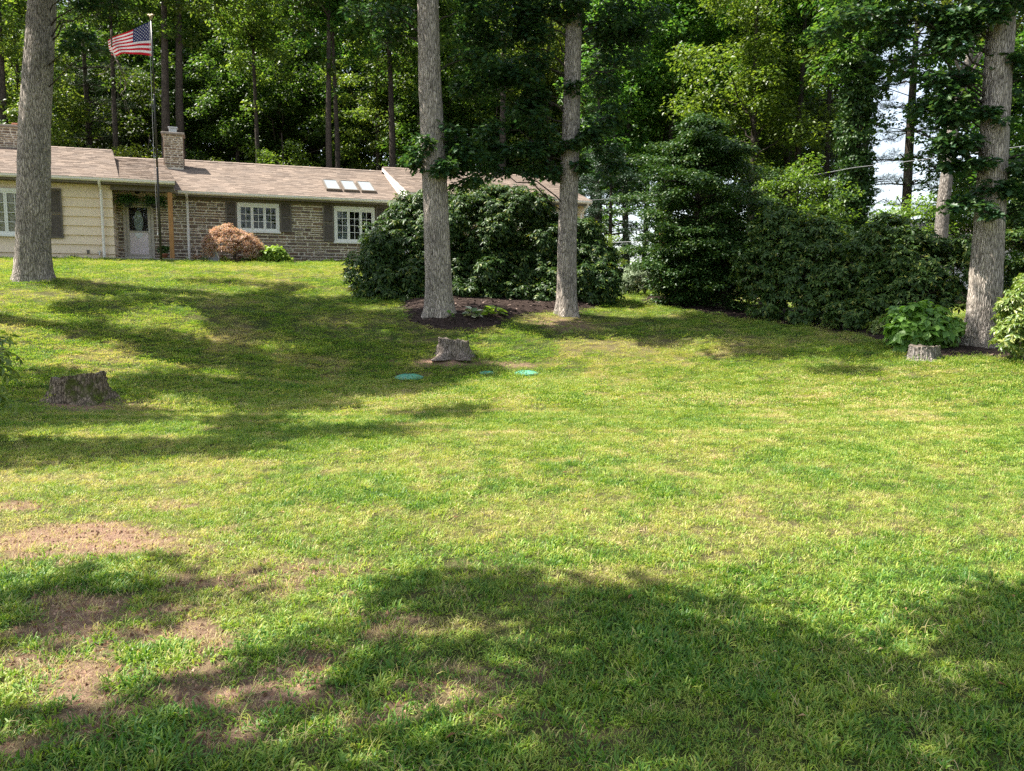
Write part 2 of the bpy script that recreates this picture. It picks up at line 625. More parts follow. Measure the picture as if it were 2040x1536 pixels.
def fbm(x, y, seed=0, oct=4):
    s, a, t = 0, 1.0, 0
    for k in range(oct):
        s = s + a * vnoise(x * 2 ** k, y * 2 ** k, seed + k * 13)
        t += a
        a *= .55
    return s / t


# patches of worn turf, read off the photograph: (x, y, half width, half height in its pixels, strength)
BARE_PX = [(185, 1080, 150, 34, 1.2), (50, 1078, 90, 26, .9), (20, 1010, 60, 12, .8), (160, 1350, 75, 60, 1.0), (90, 1262, 110, 22, .75), (300, 1222, 90, 12, .6),
           (420, 1290, 55, 22, .85), (480, 1390, 150, 28, 1.0), (600, 1388, 65, 24, .85), (450, 1475, 80, 40, .85), (50, 1320, 80, 22, .7), (380, 1345, 110, 18, .7),
           (560, 1340, 70, 12, .65), (30, 1500, 60, 26, .7), (1000, 1362, 60, 10, .7), (930, 1375, 40, 12, .6), (360, 1100, 60, 10, .5), (1080, 1350, 40, 8, .5),
           (160, 806, 95, 14, .9), (905, 715, 52, 9, .8), (885, 723, 70, 7, 1.0), (1000, 726, 60, 5, .7), (330, 1010, 60, 9, .55), (450, 1056, 35, 7, .55), (1115, 645, 60, 10, .6), (905, 1345, 60, 12, .5)]
DRY_PX = [(460, 675, 55, 28, 1.0), (1010, 1045, 260, 40, .6), (850, 925, 150, 25, .6), (1400, 905, 80, 15, .8), (1250, 690, 130, 14, .9), (1440, 1110, 90, 22, .7), (1120, 640, 90, 14, .8),
          (1250, 1150, 180, 24, .8), (960, 1245, 170, 18, .8), (1820, 870, 170, 18, .5), (330, 1005, 90, 14, .7), (300, 720, 160, 16, .35), (1700, 755, 300, 14, .45), (1100, 1000, 220, 20, .5),
          (700, 640, 90, 14, .5), (920, 660, 70, 8, .3), (1300, 760, 500, 10, .35), (560, 760, 120, 12, .4), (1600, 1000, 250, 30, .35), (100, 590, 90, 10, .5), (1850, 770, 200, 12, .45), (330, 640, 160, 14, .3), (600, 545, 90, 6, .5), (690, 540, 60, 8, .6)]


def _to_world(lst):
    out = []
    for (px, py, rx, ry, s) in lst:
        c = gp(px, py)
        a, b = gp(px, py - ry), gp(px, py + ry)
        out.append((c[0], c[1], rx / FPX * c[1], max(.12, abs(a[1] - b[1]) / 2), s))
    return out


BARE, DRY = _to_world(BARE_PX), _to_world(DRY_PX)


def blobs(x, y, lst, seed):
    v = np.zeros_like(x)
    w = (fbm(x * 2.3, y * 2.3, seed, 3) - .5) * 1.5 + (fbm(x * 8, y * 8, seed + 5, 2) - .5) * .7
    for (cx, cy_, rx, ry, s) in lst:
        d = np.sqrt(((x - cx) / rx) ** 2 + ((y - cy_) / ry) ** 2)
        v = np.maximum(v, s * np.clip((1.35 + w - d) / .75, 0, 1))
    return v


def ground_fields(x, y):
    """bare soil 0..1 and dryness 0..1 of the lawn"""
    bare = blobs(x, y, BARE, 3)
    n = fbm(x * .55, y * .55, 21, 4)
    n2 = fbm(x * 1.7, y * 1.7, 31, 3)
    left = np.clip((1.2 - x) / 3, 0, 1) * np.clip((5.6 - y) / 1.5, 0, 1)
    bare = np.maximum(bare, np.clip((fbm(x * 3.1, y * 3.1, 41, 3) - .505) * 8, 0, .9) * left)
    dry = np.clip((n - .49) * 2.2, 0, .55) + np.clip((n2 - .53) * 2.2, 0, .45) + np.clip((fbm(x * 5.5, y * 5.5, 37, 3) - .52) * 1.8, -.1, .4)
    dry = dry * np.clip((y - 3.0) / 2.5, .35, 1)
    dry = np.maximum(dry, blobs(x, y, DRY, 9))
    stripe = .36 * np.sin((y - .10 * x + .25 * np.sin(x * .4)) * 2 * math.pi / .62) * np.clip((y - 8) / 3, 0, 1) * np.clip((19 - y) / 4, 0, 1)
    return np.clip(bare, 0, 1), np.clip(dry + stripe, 0, 1)


def axis(fine0, fine1, step, lo, hi):
    a = list(np.arange(fine0, fine1 + 1e-6, step))
    s, p = step, fine1
    while p < hi:
        s *= 1.25
        p += s
        a.append(min(p, hi))
    s, p = step, fine0
    b = []
    while p > lo:
        s *= 1.25
        p -= s
        b.append(max(p, lo))
    return np.array(b[::-1] + a)


gx = axis(-14, 14, .13, -400, 400)
gy = axis(1.5, 32, .13, -200, 500)
GX, GY = np.meshgrid(gx, gy)
GZ = hz(np.clip(GX, -120, 120), np.clip(GY, -60, 130))
nx, ny = len(gx), len(gy)
idx = np.arange(nx * ny).reshape(ny, nx)
gf = np.stack([idx[:-1, :-1], idx[:-1, 1:], idx[1:, 1:], idx[1:, :-1]], -1).reshape(-1, 4)
gme = np_mesh('lawn', np.stack([GX, GY, GZ], -1).reshape(-1, 3), gf, True)
bare_f, dry_f = ground_fields(GX.ravel(), GY.ravel())
# woodland floor: leaf litter beyond the house and at the sides
wood_f = np.clip((GY.ravel() - (36 + GX.ravel() * .36)) / 3, 0, 1)
wood_f = np.maximum(wood_f, np.clip((GX.ravel() - 14) / 2, 0, 1) * np.clip((GY.ravel() - 12) / 3, 0, 1))
for nm, arr in (('bare', bare_f), ('dry', dry_f), ('wood', wood_f)):
    at_ = gme.attributes.new(nm, 'FLOAT', 'POINT')
    at_.data.foreach_set('value', arr.astype(np.float32))


def lawn_mat():
    m, nt, N, L, P = new_mat('lawn_soil')
    def attr(n):
        a = N.new('ShaderNodeAttribute')
        a.attribute_name = n
        return a.outputs['Fac']
    v = coords(N, L)
    n1 = noise(N, L, v, 14, 6, .7)
    n2 = noise(N, L, v, 60, 5, .7)
    n3 = noise(N, L, v, 2.5, 4)
    gr = ramp(N, [(.3, (.018, .030, .008)), (.55, (.05, .07, .016)), (.8, (.12, .13, .04))])
    L.new(n1, gr.inputs[0])
    dr = ramp(N, [(.25, (.06, .05, .022)), (.55, (.16, .13, .06)), (.8, (.32, .26, .14))])
    L.new(n2, dr.inputs[0])
    so = ramp(N, [(.3, (.12, .065, .045)), (.5, (.28, .175, .12)), (.7, (.46, .315, .225))])
    L.new(math_node(N, L, 'ADD', math_node(N, L, 'MULTIPLY', n2, .6), math_node(N, L, 'MULTIPLY', n1, .4)), so.inputs[0])
    wo = ramp(N, [(.3, (.035, .024, .014)), (.7, (.09, .062, .035))])
    L.new(n1, wo.inputs[0])
    c = mixc(N, L, attr('dry'), gr.outputs[0], dr.outputs[0])
    c = mixc(N, L, attr('bare'), c, so.outputs[0])
    c = mixc(N, L, attr('wood'), c, wo.outputs[0])
    L.new(c, P.inputs['Base Color'])
    P.inputs['Roughness'].default_value = .95
    P.inputs['Specular IOR Level'].default_value = .1
    bump(N, L, math_node(N, L, 'ADD', n1, n2), 1.0, .03, P)
    return m


lawn = link('lawn', gme, lawn_mat())
tag(lawn, kind='structure')


def sheet(name, poly, mat, lift=.03, mound=.0, step=.16, edge=.35):
    """a bed of loose material lying on the terrain inside a world-space outline"""
    P_ = np.array(poly, dtype=float)
    x0, y0 = P_.min(0) - .1
    x1, y1 = P_.max(0) + .1
    xs, ys = np.arange(x0, x1, step), np.arange(y0, y1, step)
    X, Y = np.meshgrid(xs, ys)
    d = np.full(X.shape, 1e9)
    ins = np.zeros(X.shape, bool)
    n = len(P_)
    for i in range(n):
        a, b = P_[i], P_[(i + 1) % n]
        ab = b - a
        t = np.clip(((X - a[0]) * ab[0] + (Y - a[1]) * ab[1]) / (ab @ ab), 0, 1)
        d = np.minimum(d, np.hypot(X - a[0] - t * ab[0], Y - a[1] - t * ab[1]))
        c = ((a[1] > Y) != (b[1] > Y)) & (X < (b[0] - a[0]) * (Y - a[1]) / (b[1] - a[1] + 1e-12) + a[0])
        ins ^= c
    sd = np.where(ins, d, -d) + (fbm(X * 3, Y * 3, 5, 3) - .5) * .25
    Z = hz(X, Y) + np.clip(sd / edge, -.6, 1) * lift + np.clip(sd / (edge * 2), 0, 1) * mound + (fbm(X * 5, Y * 5, 8, 3) - .5) * .03
    keep = sd > -.22
    id_ = np.arange(X.size).reshape(X.shape)
    q = np.stack([id_[:-1, :-1], id_[:-1, 1:], id_[1:, 1:], id_[1:, :-1]], -1).reshape(-1, 4)
    k = keep.ravel()
    q = q[k[q].all(1)]
    use = np.unique(q)
    rm = np.zeros(X.size, int)
    rm[use] = np.arange(len(use))
    V = np.stack([X.ravel(), Y.ravel(), Z.ravel()], 1)[use]
    o = link(name, np_mesh(name, V, rm[q], True), mat)
    tag(o, kind='structure')
    return V, o


def px_poly(lst):
    return [tuple(gp(x, y)[:2]) for x, y in lst]


BED1 = px_poly([(806, 624), (818, 641), (860, 655), (930, 661), (985, 652), (1008, 640), (1055, 624), (1150, 621), (1222, 607)]) + [(2.7, 24.6), (2.0, 26.0), (-2, 25.8), (-3.4, 24.2), (-3.0, 22.2)]
BED2 = px_poly([(1308, 606), (1400, 623), (1500, 636), (1600, 650), (1700, 664), (1775, 688), (1850, 712), (1960, 712), (2045, 716)]) + [(13.5, 15.6), (15, 20), (12, 24), (8, 27), (4.6, 27.5), (4.0, 25.6)]
BED3 = [hw(1.65, .05), hw(1.75, 1.6), hw(3, 2.3), hw(5.6, 2.2), hw(7, 1.1), hw(9.9, .75), hw(10.1, .05)]
bedV = []
for poly, nm in ((BED1, 'mulch_bed'), (BED2, 'mulch_bed'), (BED3, 'mulch_bed')):
    V_, _ = sheet(nm, poly, M['mulch'], .03, .10 if poly is BED1 else .04)
    bedV.append(V_)
sheet('gravel_drive', [(3.2, 31.5), (3.4, 34.5), (7, 35), (12, 31), (15, 26), (13.5, 24.5), (10, 28), (6, 30.5)], M['gravel'], .03, 0, .25)


def inside(poly, x, y):
    ins = np.zeros(x.shape, bool)
    n = len(poly)
    for i in range(n):
        a, b = poly[i], poly[(i + 1) % n]
        ins ^= ((a[1] > y) != (b[1] > y)) & (x < (b[0] - a[0]) * (y - a[1]) / (b[1] - a[1] + 1e-12) + a[0])
    return ins


# loose chips on the beds
ch = MB()
for V_ in bedV[:2]:
    for k in R.choice(len(V_), 1900):
        p = V_[k]
        x, y = p[0] + R.uniform(-.1, .1), p[1] + R.uniform(-.1, .1)
        if y > 25 or x > 12: continue
        w = R.uniform(0, 6.28)
        l, b = R.uniform(.03, .075), R.uniform(.012, .025)
        c, s = math.cos(w), math.sin(w)
        z = p[2] + R.uniform(.004, .02)
        tz = R.uniform(-.015, .015)
        ch.poly([(x - c * l - s * b, y - s * l + c * b, z - tz), (x - c * l + s * b, y - s * l - c * b, z - tz), (x + c * l + s * b, y + s * l - c * b, z + tz), (x + c * l - s * b, y + s * l + c * b, z + tz)])
tag(ch.build('mulch_chips', M['chip']), 'loose brown bark chips scattered over the mulch beds under the oaks', 'mulch', kind='stuff')

# ------------------------------------------------------------------ the house (local x along the front, local y away from the viewer)
ZF = 2.85
house = empty('ranch_house', (HX, HY, ZF), 'long low ranch house of brown stone and cream siding at the top of the lawn', 'house', rz=TH)


def hl(u, v, z):
    return (u, -v, z - ZF)


def hbox(name, mat, u0, u1, v0, v1, z0, z1, parent=house, bevel=0.0, label=None):
    o = MB().box(u0, u1, -v1, -v0, z0 - ZF, z1 - ZF).build(name, mat, parent, bevel=bevel)
    if label: o['label'] = label
    return o


# plain masses behind the cladding (interior closed off so that no light leaks through)
hbox('inner_wall', M['mortar'], -9.0, -.76, -8.6, -.3, 2.5, 5.42)
WINS = [(3.63, 5.26, 4.03, 5.17), (7.44, 9.14, 3.70, 5.19)]
DOOR = (-.47, .54, 2.9, 4.98)
# stone wall with openings: built as a grid of blocks round windows and door
us = sorted({-.74, 1.4, 10.28, DOOR[0], DOOR[1], *[w[0] + .03 for w in WINS], *[w[1] - .03 for w in WINS]})
zs_ = sorted({2.4, 5.4, DOOR[3], *[w[2] + .03 for w in WINS], *[w[3] - .03 for w in WINS]})


def in_open(u, z, pad=0.0):
    for (a, b, c, d) in WINS + [DOOR]:
        if a - pad < u < b + pad and c - pad < z < d + pad:
            return True
    return False


wb = MB()
for i in range(len(us) - 1):
    for j in range(len(zs_) - 1):
        if not in_open((us[i] + us[i + 1]) / 2, (zs_[j] + zs_[j + 1]) / 2):
            wb.box(us[i], us[i + 1], 0.0, .3, zs_[j] - ZF, zs_[j + 1] - ZF)
stone_wall = wb.build('stone_wall', M['mortar'], house)
hbox('inner_wall', M['maroon'], -.74, 10.28, -8.0, -1.2, 2.5, 5.4)
hbox('ceiling', M['cream_ceiling'], -.74, 10.28, -1.2, -.31, 5.30, 5.4)

# stone unit meshes: irregular hewn blocks
stone_meshes = []
for k in range(14):
    bm = bmesh.new()
    bmesh.ops.create_cube(bm, size=1.0)
    for v in bm.verts:
        v.co.x += random.uniform(-.06, .06)
        v.co.z += random.uniform(-.12, .12)
        if v.co.y < 0: v.co.y += random.uniform(-.12, .2)
    fr = [e for e in bm.edges if all(v.co.y < .1 for v in e.verts)]
    bmesh.ops.bevel(bm, geom=fr, offset=.09, segments=1, affect='EDGES')
    me = bpy.data.meshes.new('stone')
    bm.to_mesh(me)
    bm.free()
    me.materials.append(M['stone'])
    stone_meshes.append(me)


def courses(u0, u1, z0, z1, ok, lmin=.22, lmax=.62, hmin=.09, hmax=.175):
    out, z = [], z0
    while z < z1 - .05:
        h = random.uniform(hmin, hmax)
        h = min(h, z1 - z)
        u = u0 + random.uniform(-.2, 0)
        while u < u1:
            l = random.uniform(lmin, lmax)
            a, b = max(u, u0), min(u + l, u1)
            if b - a > .08:
                if h > .15 and random.random() < .35:
                    q = h * random.uniform(.4, .6)
                    cand = [(a, b, z, z + q), (a, b, z + q, z + h)]
                else:
                    cand = [(a, b, z, z + h)]
                for c in cand:
                    if ok(c): out.append(c)
            u += l
        z += h
    return out


def stone_ok(c):
    return not any(c[1] > a + .0 and c[0] < b - .0 and c[3] > d + .0 and c[2] < e - .0 for (a, b, d, e) in WINS + [DOOR])


def fit_stone(c):
    """trim a stone at the openings instead of dropping it"""
    a, b, z0, z1 = c
    for (w0, w1, d0, d1) in WINS + [DOOR]:
        if z1 > d0 + .02 and z0 < d1 - .02 and b > w0 and a < w1:
            if a < w0 - .06: b = w0
            elif b > w1 + .06: a = w1
            elif z0 < d0 - .05: z1 = d0
            elif z1 > d1 + .05: z0 = d1
            else: return None
    return (a, b, z0, z1) if b - a > .06 and z1 - z0 > .04 else None


def lay_stones(parent, cs, v=0.0, limit=300, key=None, rng=random):
    g = .024
    cs = sorted(cs, key=key) if key else cs
    for c in cs[:limit]:
        o = bpy.data.objects.new('stone', rng.choice(stone_meshes))
        COL.objects.link(o)
        o.parent = parent
        dep = rng.uniform(.05, .085)
        o.location = ((c[0] + c[1]) / 2, -v - .004, (c[2] + c[3]) / 2 - ZF)
        o.scale = (max(.03, c[1] - c[0] - 2 * g), dep, max(.025, c[3] - c[2] - 2 * g))
    if len(cs) > limit:
        V, F, n = [], [], 0
        for c in cs[limit:]:
            me = rng.choice(stone_meshes)
            co = np.array([vv.co[:] for vv in me.vertices])
            co = co * np.array([max(.03, c[1] - c[0] - 2 * g), rng.uniform(.05, .085), max(.025, c[3] - c[2] - 2 * g)]) + np.array([(c[0] + c[1]) / 2, -v - .006, (c[2] + c[3]) / 2 - ZF])
            V += [tuple(p) for p in co]
            F += [tuple(n + i for i in p.vertices) for p in me.polygons]
            n += len(co)
        me = bpy.data.meshes.new('small_stones')
        me.from_pydata(V, [], F)
        tag(link('small_stones', me, M['stone'], parent), kind='stuff')


cs = [fit_stone(c) for c in courses(-.72, 10.26, 2.62, 5.26, lambda c: True)]
cs = [c for c in cs if c]


def stone_rank(c):
    u, z = (c[0] + c[1]) / 2, (c[2] + c[3]) / 2
    hidden = u > 8.3 and z < 4.4 or u > 9.7 or (2.4 < u < 6.2 and z < 3.4)
    return (hidden, -(c[1] - c[0]) * (c[3] - c[2]))


lay_stones(stone_wall, cs, 0.0, 298, stone_rank)


# windows
def window(u0, u1, z0, z1, v, cols, rows, light=None, nsash=3, head=.12, curtain=True):
    w = MB()
    t = .09
    for (a, b, c, d) in ((u0, u1, z0, z0 + t), (u0, u1, z1 - head, z1), (u0, u0 + t, z0 + t, z1 - head), (u1 - t, u1, z0 + t, z1 - head)):
        w.box(a, b, -v - .07, -v + .12, c - ZF, d - ZF)
    win = w.build('window', M['white_trim'], house, bevel=.006)
    MB().box(u0 - .03, u1 + .03, -v - .11, -v - .072, z0 - .035 - ZF, z0 + .03 - ZF).build('sill', M['white_trim'], win)
    iw = (u1 - u0 - 2 * t) / nsash
    for s in range(nsash):
        a, b = u0 + t + s * iw, u0 + t + (s + 1) * iw
        c, d = z0 + t, z1 - head
        fr = MB()
        k = .055
        for (p, q, r_, s_) in ((a, b, c, c + k), (a, b, d - k, d), (a, a + k, c + k, d - k), (b - k, b, c + k, d - k)):
            fr.box(p + .003, q - .003, -v - .05, -v + .05, r_ - ZF, s_ - ZF)
        fr.build('sash', M['white_trim'], win)
        a2, b2, c2, d2 = a + k, b - k, c + k, d - k
        mu = MB()
        for i in range(1, cols):
            x = a2 + (b2 - a2) * i / cols
            mu.box(x - .009, x + .009, -v - .035, -v - .01, c2 - ZF, d2 - ZF)
        for j in range(1, rows):
            z = c2 + (d2 - c2) * j / rows
            mu.box(a2, b2, -v - .033, -v - .012, z - .009 - ZF, z + .009 - ZF)
        mu.build('muntin', M['white_trim'], win)
        for i in range(cols):
            for j in range(rows):
                xa, xb = a2 + (b2 - a2) * i / cols, a2 + (b2 - a2) * (i + 1) / cols
                za, zb = c2 + (d2 - c2) * j / rows, c2 + (d2 - c2) * (j + 1) / rows
                MB().box(xa, xb, -v - .006, -v, za - ZF, zb - ZF).build('pane', GLASS, win)
    return win


def clear_glass():
    m, nt, N, L, P = new_mat('window_glass')
    gl = N.new('ShaderNodeBsdfGlossy')
    gl.inputs['Roughness'].default_value = .01
    tr = N.new('ShaderNodeBsdfTransparent')
    tr.inputs['Color'].default_value = (.8, .83, .82, 1)
    fr = N.new('ShaderNodeFresnel')
    fr.inputs['IOR'].default_value = 1.38
    mx = N.new('ShaderNodeMixShader')
    L.new(fr.outputs[0], mx.inputs[0])
    L.new(tr.outputs[0], mx.inputs[1])
    L.new(gl.outputs[0], mx.inputs[2])
    L.new(mx.outputs[0], N['Material Output'].inputs['Surface'])
    return m


GLASS = clear_glass()
wA = window(3.63, 5.26, 4.03, 5.17, .0, 2, 3)
wB = window(7.44, 9.14, 3.70, 5.19, .0, 2, 4, head=.16)
wC = window(-5.35, -2.85, 3.56, 5.2, 1.3, 2, 4, nsash=4)


def drape(win, u0, u1, z0, z1, v, side):
    """gathered net curtain drawn to one side"""
    V, F = [], []
    n, m = 14, 6
    for j in range(m):
        t = j / (m - 1)
        z = z1 + (z0 - z1) * t
        pin = 1 - .45 * math.sin(math.pi * min(1, t * 1.1)) ** 2
        for i in range(n):
            s = i / (n - 1) * pin
            u = u0 + (u1 - u0) * s if side < 0 else u1 - (u1 - u0) * s
            V.append((u, -v + .14 + .02 * math.sin(i * 2.1), z - ZF))
    for j in range(m - 1):
        for i in range(n - 1):
            F.append((j * n + i, j * n + i + 1, (j + 1) * n + i + 1, (j + 1) * n + i))
    me = bpy.data.meshes.new('curtain')
    me.from_pydata(V, [], F)
    link('curtain', me, M['curtain'], win)


for (w, a, b, c, d, v, s) in ((wA, 3.74, 3.84, 4.1, 5.1, 0, -1), (wA, 4.1, 4.2, 4.1, 5.1, 0, 1), (wB, 7.55, 7.8, 3.8, 5.1, 0, -1), (wB, 7.8, 8.02, 3.8, 5.1, 0, 1), 
                              (wC, -4.05, -3.8, 3.6, 4.5, 1.3, -1), (wC, -3.75, -3.5, 3.6, 4.5, 1.3, 1)):
    drape(w, a, b, c, d, v, s)
# rooms behind the panes of the left wing
hbox('inner_wall', M['maroon'], -5.3, -2.9, .2, .24, 3.5, 5.2)


def shutter(u0, u1, z0, z1, v):
    f = MB()
    k = .05
    zm = (z0 + z1) / 2
    for (a, b, c, d) in ((u0, u0 + k, z0, z1), (u1 - k, u1, z0, z1), (u0 + k, u1 - k, z0, z0 + k * 1.3), (u0 + k, u1 - k, z1 - k, z1), (u0 + k, u1 - k, zm - k * .6, zm + k * .6)):
        f.box(a, b, -v - .045, -v - .005, c - ZF, d - ZF)
    s = f.build('shutter', M['shutter_paint'], house)
    l = MB()
    z = z0 + k * 1.4
    while z < z1 - k * 1.4:
        if abs(z + .02 - zm) > k:
            l.hexa([(u0 + k, -v - .038, z - ZF), (u1 - k, -v - .038, z - ZF), (u1 - k, -v - .03, z - .004 - ZF), (u0 + k, -v - .03, z - .004 - ZF),
                    (u0 + k, -v - .014, z + .04 - ZF), (u1 - k, -v - .014, z + .04 - ZF), (u1 - k, -v - .006, z + .036 - ZF), (u0 + k, -v - .006, z + .036 - ZF)])
        z += .045
    l.build('louvers', M['shutter_paint'], s)


for a in ((3.20, 3.61, 4.03, 5.2, .08), (5.29, 5.73, 4.05, 5.24, .08), (7.0, 7.41, 3.72, 5.24, .08), (9.18, 9.58, 3.78, 5.24, .08), (-2.82, -2.34, 3.51, 5.26, 1.33)):
    shutter(*a)

# cream siding of the left wing: wide lapped boards
siding = hbox('siding_wall', M['cream_siding'], -9.0, -.74, .0, 1.26, 2.45, 5.466)


def siding_boards(parent, u0, u1, v, zlist, mat, openings=()):
    for z0, z1 in zip(zlist[:-1], zlist[1:]):
        segs = [(u0, u1)]
        for (a, b, c, d) in openings:
            if z1 > c + .02 and z0 < d - .02:
                ns = []
                for (p, q) in segs:
                    if a > p: ns.append((p, min(a, q)))
                    if b < q: ns.append((max(b, p), q))
                segs = ns
        for (p, q) in segs:
            MB().hexa([(p, -v - .07, z0 - ZF), (q, -v - .07, z0 - ZF), (q, -v, z0 - ZF), (p, -v, z0 - ZF),
                       (p, -v - .008, z1 + .004 - ZF), (q, -v - .008, z1 + .004 - ZF), (q, -v, z1 + .004 - ZF), (p, -v, z1 + .004 - ZF)]).build('siding_board', mat, parent)


zl = [2.62] + [2.98 + .335 * i for i in range(8)]
zl[-1] = 5.46 if zl[-1] < 5.46 else zl[-1]
siding_boards(siding, -9.0, -.70, 1.262, zl, M['cream_siding'], [(-5.35, -2.85, 3.56, 5.2)])
# return of the wing beside the porch
for z0, z1 in zip(zl[:-1], zl[1:]):
    MB().hexa([(-.738, -1.30, z0 - ZF), (-.69, -1.30, z0 - ZF), (-.69, .0, z0 - ZF), (-.738, .0, z0 - ZF),
               (-.738, -1.28, z1 - ZF), (-.725, -1.28, z1 - ZF), (-.725, .0, z1 - ZF), (-.738, .0, z1 - ZF)]).build('siding_board', M['cream_siding'], siding)
hbox('outlet_box', M['brown_trim'], -1.62, -1.54, 1.31, 1.36, 2.98, 3.12)
sp = MB()
sp.tube([hl(-1.2, 1.31, 3.02), hl(-1.2, 1.42, 3.02), hl(-1.2, 1.44, 2.92)], .022)
sp.lathe([(.05, -.02), (.05, .02), (.02, .03)], 10, hl(-1.2, 1.4, 3.06))
sp.build('spigot', M['steel'], house)

# garage wing
garage = hbox('siding_wall', M['cream_siding'], 10.34, 18.3, -7.6, 1.16, 2.0, 5.5)
siding_boards(garage, 10.34, 18.3, 1.162, [2.1 + .34 * i for i in range(11)], M['cream_siding'], [(15.2, 17.2, 3.9, 5.2)])
wD = window(15.2, 17.2, 3.9, 5.2, 1.2, 2, 3)
# left gable face of the garage wing, clad with white boards
gs, gv = .327, 1.8


def groof(v):
    return 5.67 + gs * (gv - v)


gw = hbox('siding_wall', M['white_siding'], 10.30, 10.338, -.0, 1.18, 2.2, 5.6)
va = 1.16
for k in range(11):
    z0 = 2.3 + k * .33
    z1 = min(z0 + .33, 5.72)
    if z0 > 5.6: break
    MB().hexa([(10.255, -1.16, z0 - ZF), (10.295, -1.16, z0 - ZF), (10.295, -.0, z0 - ZF), (10.255, -.0, z0 - ZF),
               (10.285, -1.16, z1 - ZF), (10.298, -1.16, z1 - ZF), (10.298, -.0, z1 - ZF), (10.285, -.0, z1 - ZF)]).build('siding_board', M['white_siding'], gw)
# strip of gable between the two roofs, in five boards
for k in range(6):
    v1 = 1.16 - k * .78
    v0 = max(v1 - .765, -3.4)
    b0 = 5.40 + .398 * (.6 - v0)
    b1 = 5.40 + .398 * (.6 - v1) if v1 < .6 else 5.40
    MB().hexa([(10.25, -v1, b1 - ZF), (10.32, -v1, b1 - ZF), (10.32, -v0, b0 - ZF), (10.25, -v0, b0 - ZF),
               (10.25, -v1, groof(v1) - .03 - ZF), (10.32, -v1, groof(v1) - .03 - ZF), (10.32, -v0, groof(v0) - .03 - ZF), (10.25, -v0, groof(v0) - .03 - ZF)]).build('gable_board', M['white_siding'], gw)


# roofs: deck + shingles
def roof(u0, u1, v0, z0, v1, z1, u1r=None):
    """front slope from eave (v0,z0) up to ridge (v1,z1) and the slope behind"""
    d = MB()
    th = .12
    vb = 2 * v1 - v0
    ur = u1 if u1r is None else u1r
    d.hexa([hl(u0, v0, z0 - th), hl(u1, v0, z0 - th), hl(ur, v1, z1 - th), hl(u0, v1, z1 - th), hl(u0, v0, z0), hl(u1, v0, z0), hl(ur, v1, z1), hl(u0, v1, z1)])
    d.hexa([hl(u0, v1 - .002, z1 - th), hl(ur, v1 - .002, z1 - th), hl(ur, vb, z0 - th), hl(u0, vb, z0 - th), hl(u0, v1 - .002, z1), hl(ur, v1 - .002, z1), hl(ur, vb, z0), hl(u0, vb, z0)])
    deck = d.build('roof', M['flashing'], house)
    L_ = math.hypot(v0 - v1, z1 - z0)
    du = ((v1 - v0) / L_, (z1 - z0) / L_)          # up the slope
    nn = ((z1 - z0) / L_, (v0 - v1) / L_)          # outward normal (v, z)
    s = MB()
    ex, r = .145, 0
    a = -.03
    while a < L_:
        u = u0 - random.uniform(0, .3)
        ue = u1 + (ur - u1) * max(0, a) / L_
        while u < ue:
            w = random.uniform(.17, .42)
            ua, ub = max(u, u0 - .02), min(u + w, ue + .02)
            if ub - ua > .02:
                t0, t1 = a, min(a + ex + .03, L_)
                hgt = random.choice((.014, .018, .022))
                def pt(uu, t, h):
                    return hl(uu, v0 + du[0] * t + nn[0] * h, z0 + du[1] * t + nn[1] * h)
                s.hexa([pt(ua + .002, t0, .001), pt(ub - .002, t0, .001), pt(ub - .002, t1, .0005), pt(ua + .002, t1, .0005),
                        pt(ua + .002, t0, hgt), pt(ub - .002, t0, hgt), pt(ub - .002, t1, .004), pt(ua + .002, t1, .004)])
            u += w
        a += ex
    tag(s.build('shingles', M['shingle'], deck), kind='stuff')
    c = MB()
    u = u0
    while u < ur:
        ub = min(u + .3, ur)
        c.hexa([hl(u, v1 + .14, z1 - .035), hl(ub, v1 + .14, z1 - .03), hl(ub, v1, z1 + .03), hl(u, v1, z1 + .022), hl(u, v1 + .14, z1 - .02), hl(ub, v1 + .14, z1 - .012), hl(ub, v1, z1 + .05), hl(u, v1, z1 + .04)])
        c.hexa([hl(u, v1, z1 + .022), hl(ub, v1, z1 + .03), hl(ub, v1 - .14, z1 - .03), hl(u, v1 - .14, z1 - .035), hl(u, v1, z1 + .04), hl(ub, v1, z1 + .05), hl(ub, v1 - .14, z1 - .012), hl(u, v1 - .14, z1 - .02)])
        u += .3
    tag(c.build('ridge_cap', M['shingle'], deck), kind='stuff')
    return deck


roof(.60, 10.28, .52, 5.48, -4.0, 7.28)
roof(-1.40, 1.46, 1.82, 5.66, -4.02, 7.24, .72)
roof(-9.4, -.42, 1.82, 5.664, -3.4, 7.42, -1.13)
roof(10.16, 18.42, 1.72, 5.695, -3.4, 7.38)
# gable infill behind the roofs (ends of the attic)
for (u, v0, z0, v1, z1) in ((.70, .3, 5.40, -4.0, 7.0), (-1.2, 1.2, 5.45, -3.4, 7.2), (18.2, 1.1, 5.5, -3.4, 7.15), (-9.0, 1.1, 5.4, -3.4, 7.2)):
    MB().hexa([hl(u - .05, v0, z0 - .2), hl(u, v0, z0 - .2), hl(u, 2 * v1 - v0, z0 - .2), hl(u - .05, 2 * v1 - v0, z0 - .2),
               hl(u - .05, v1 + .02, z1), hl(u, v1 + .02, z1), hl(u, v1 - .02, z1), hl(u - .05, v1 - .02, z1)]).build('gable', M['cream_siding'], house)


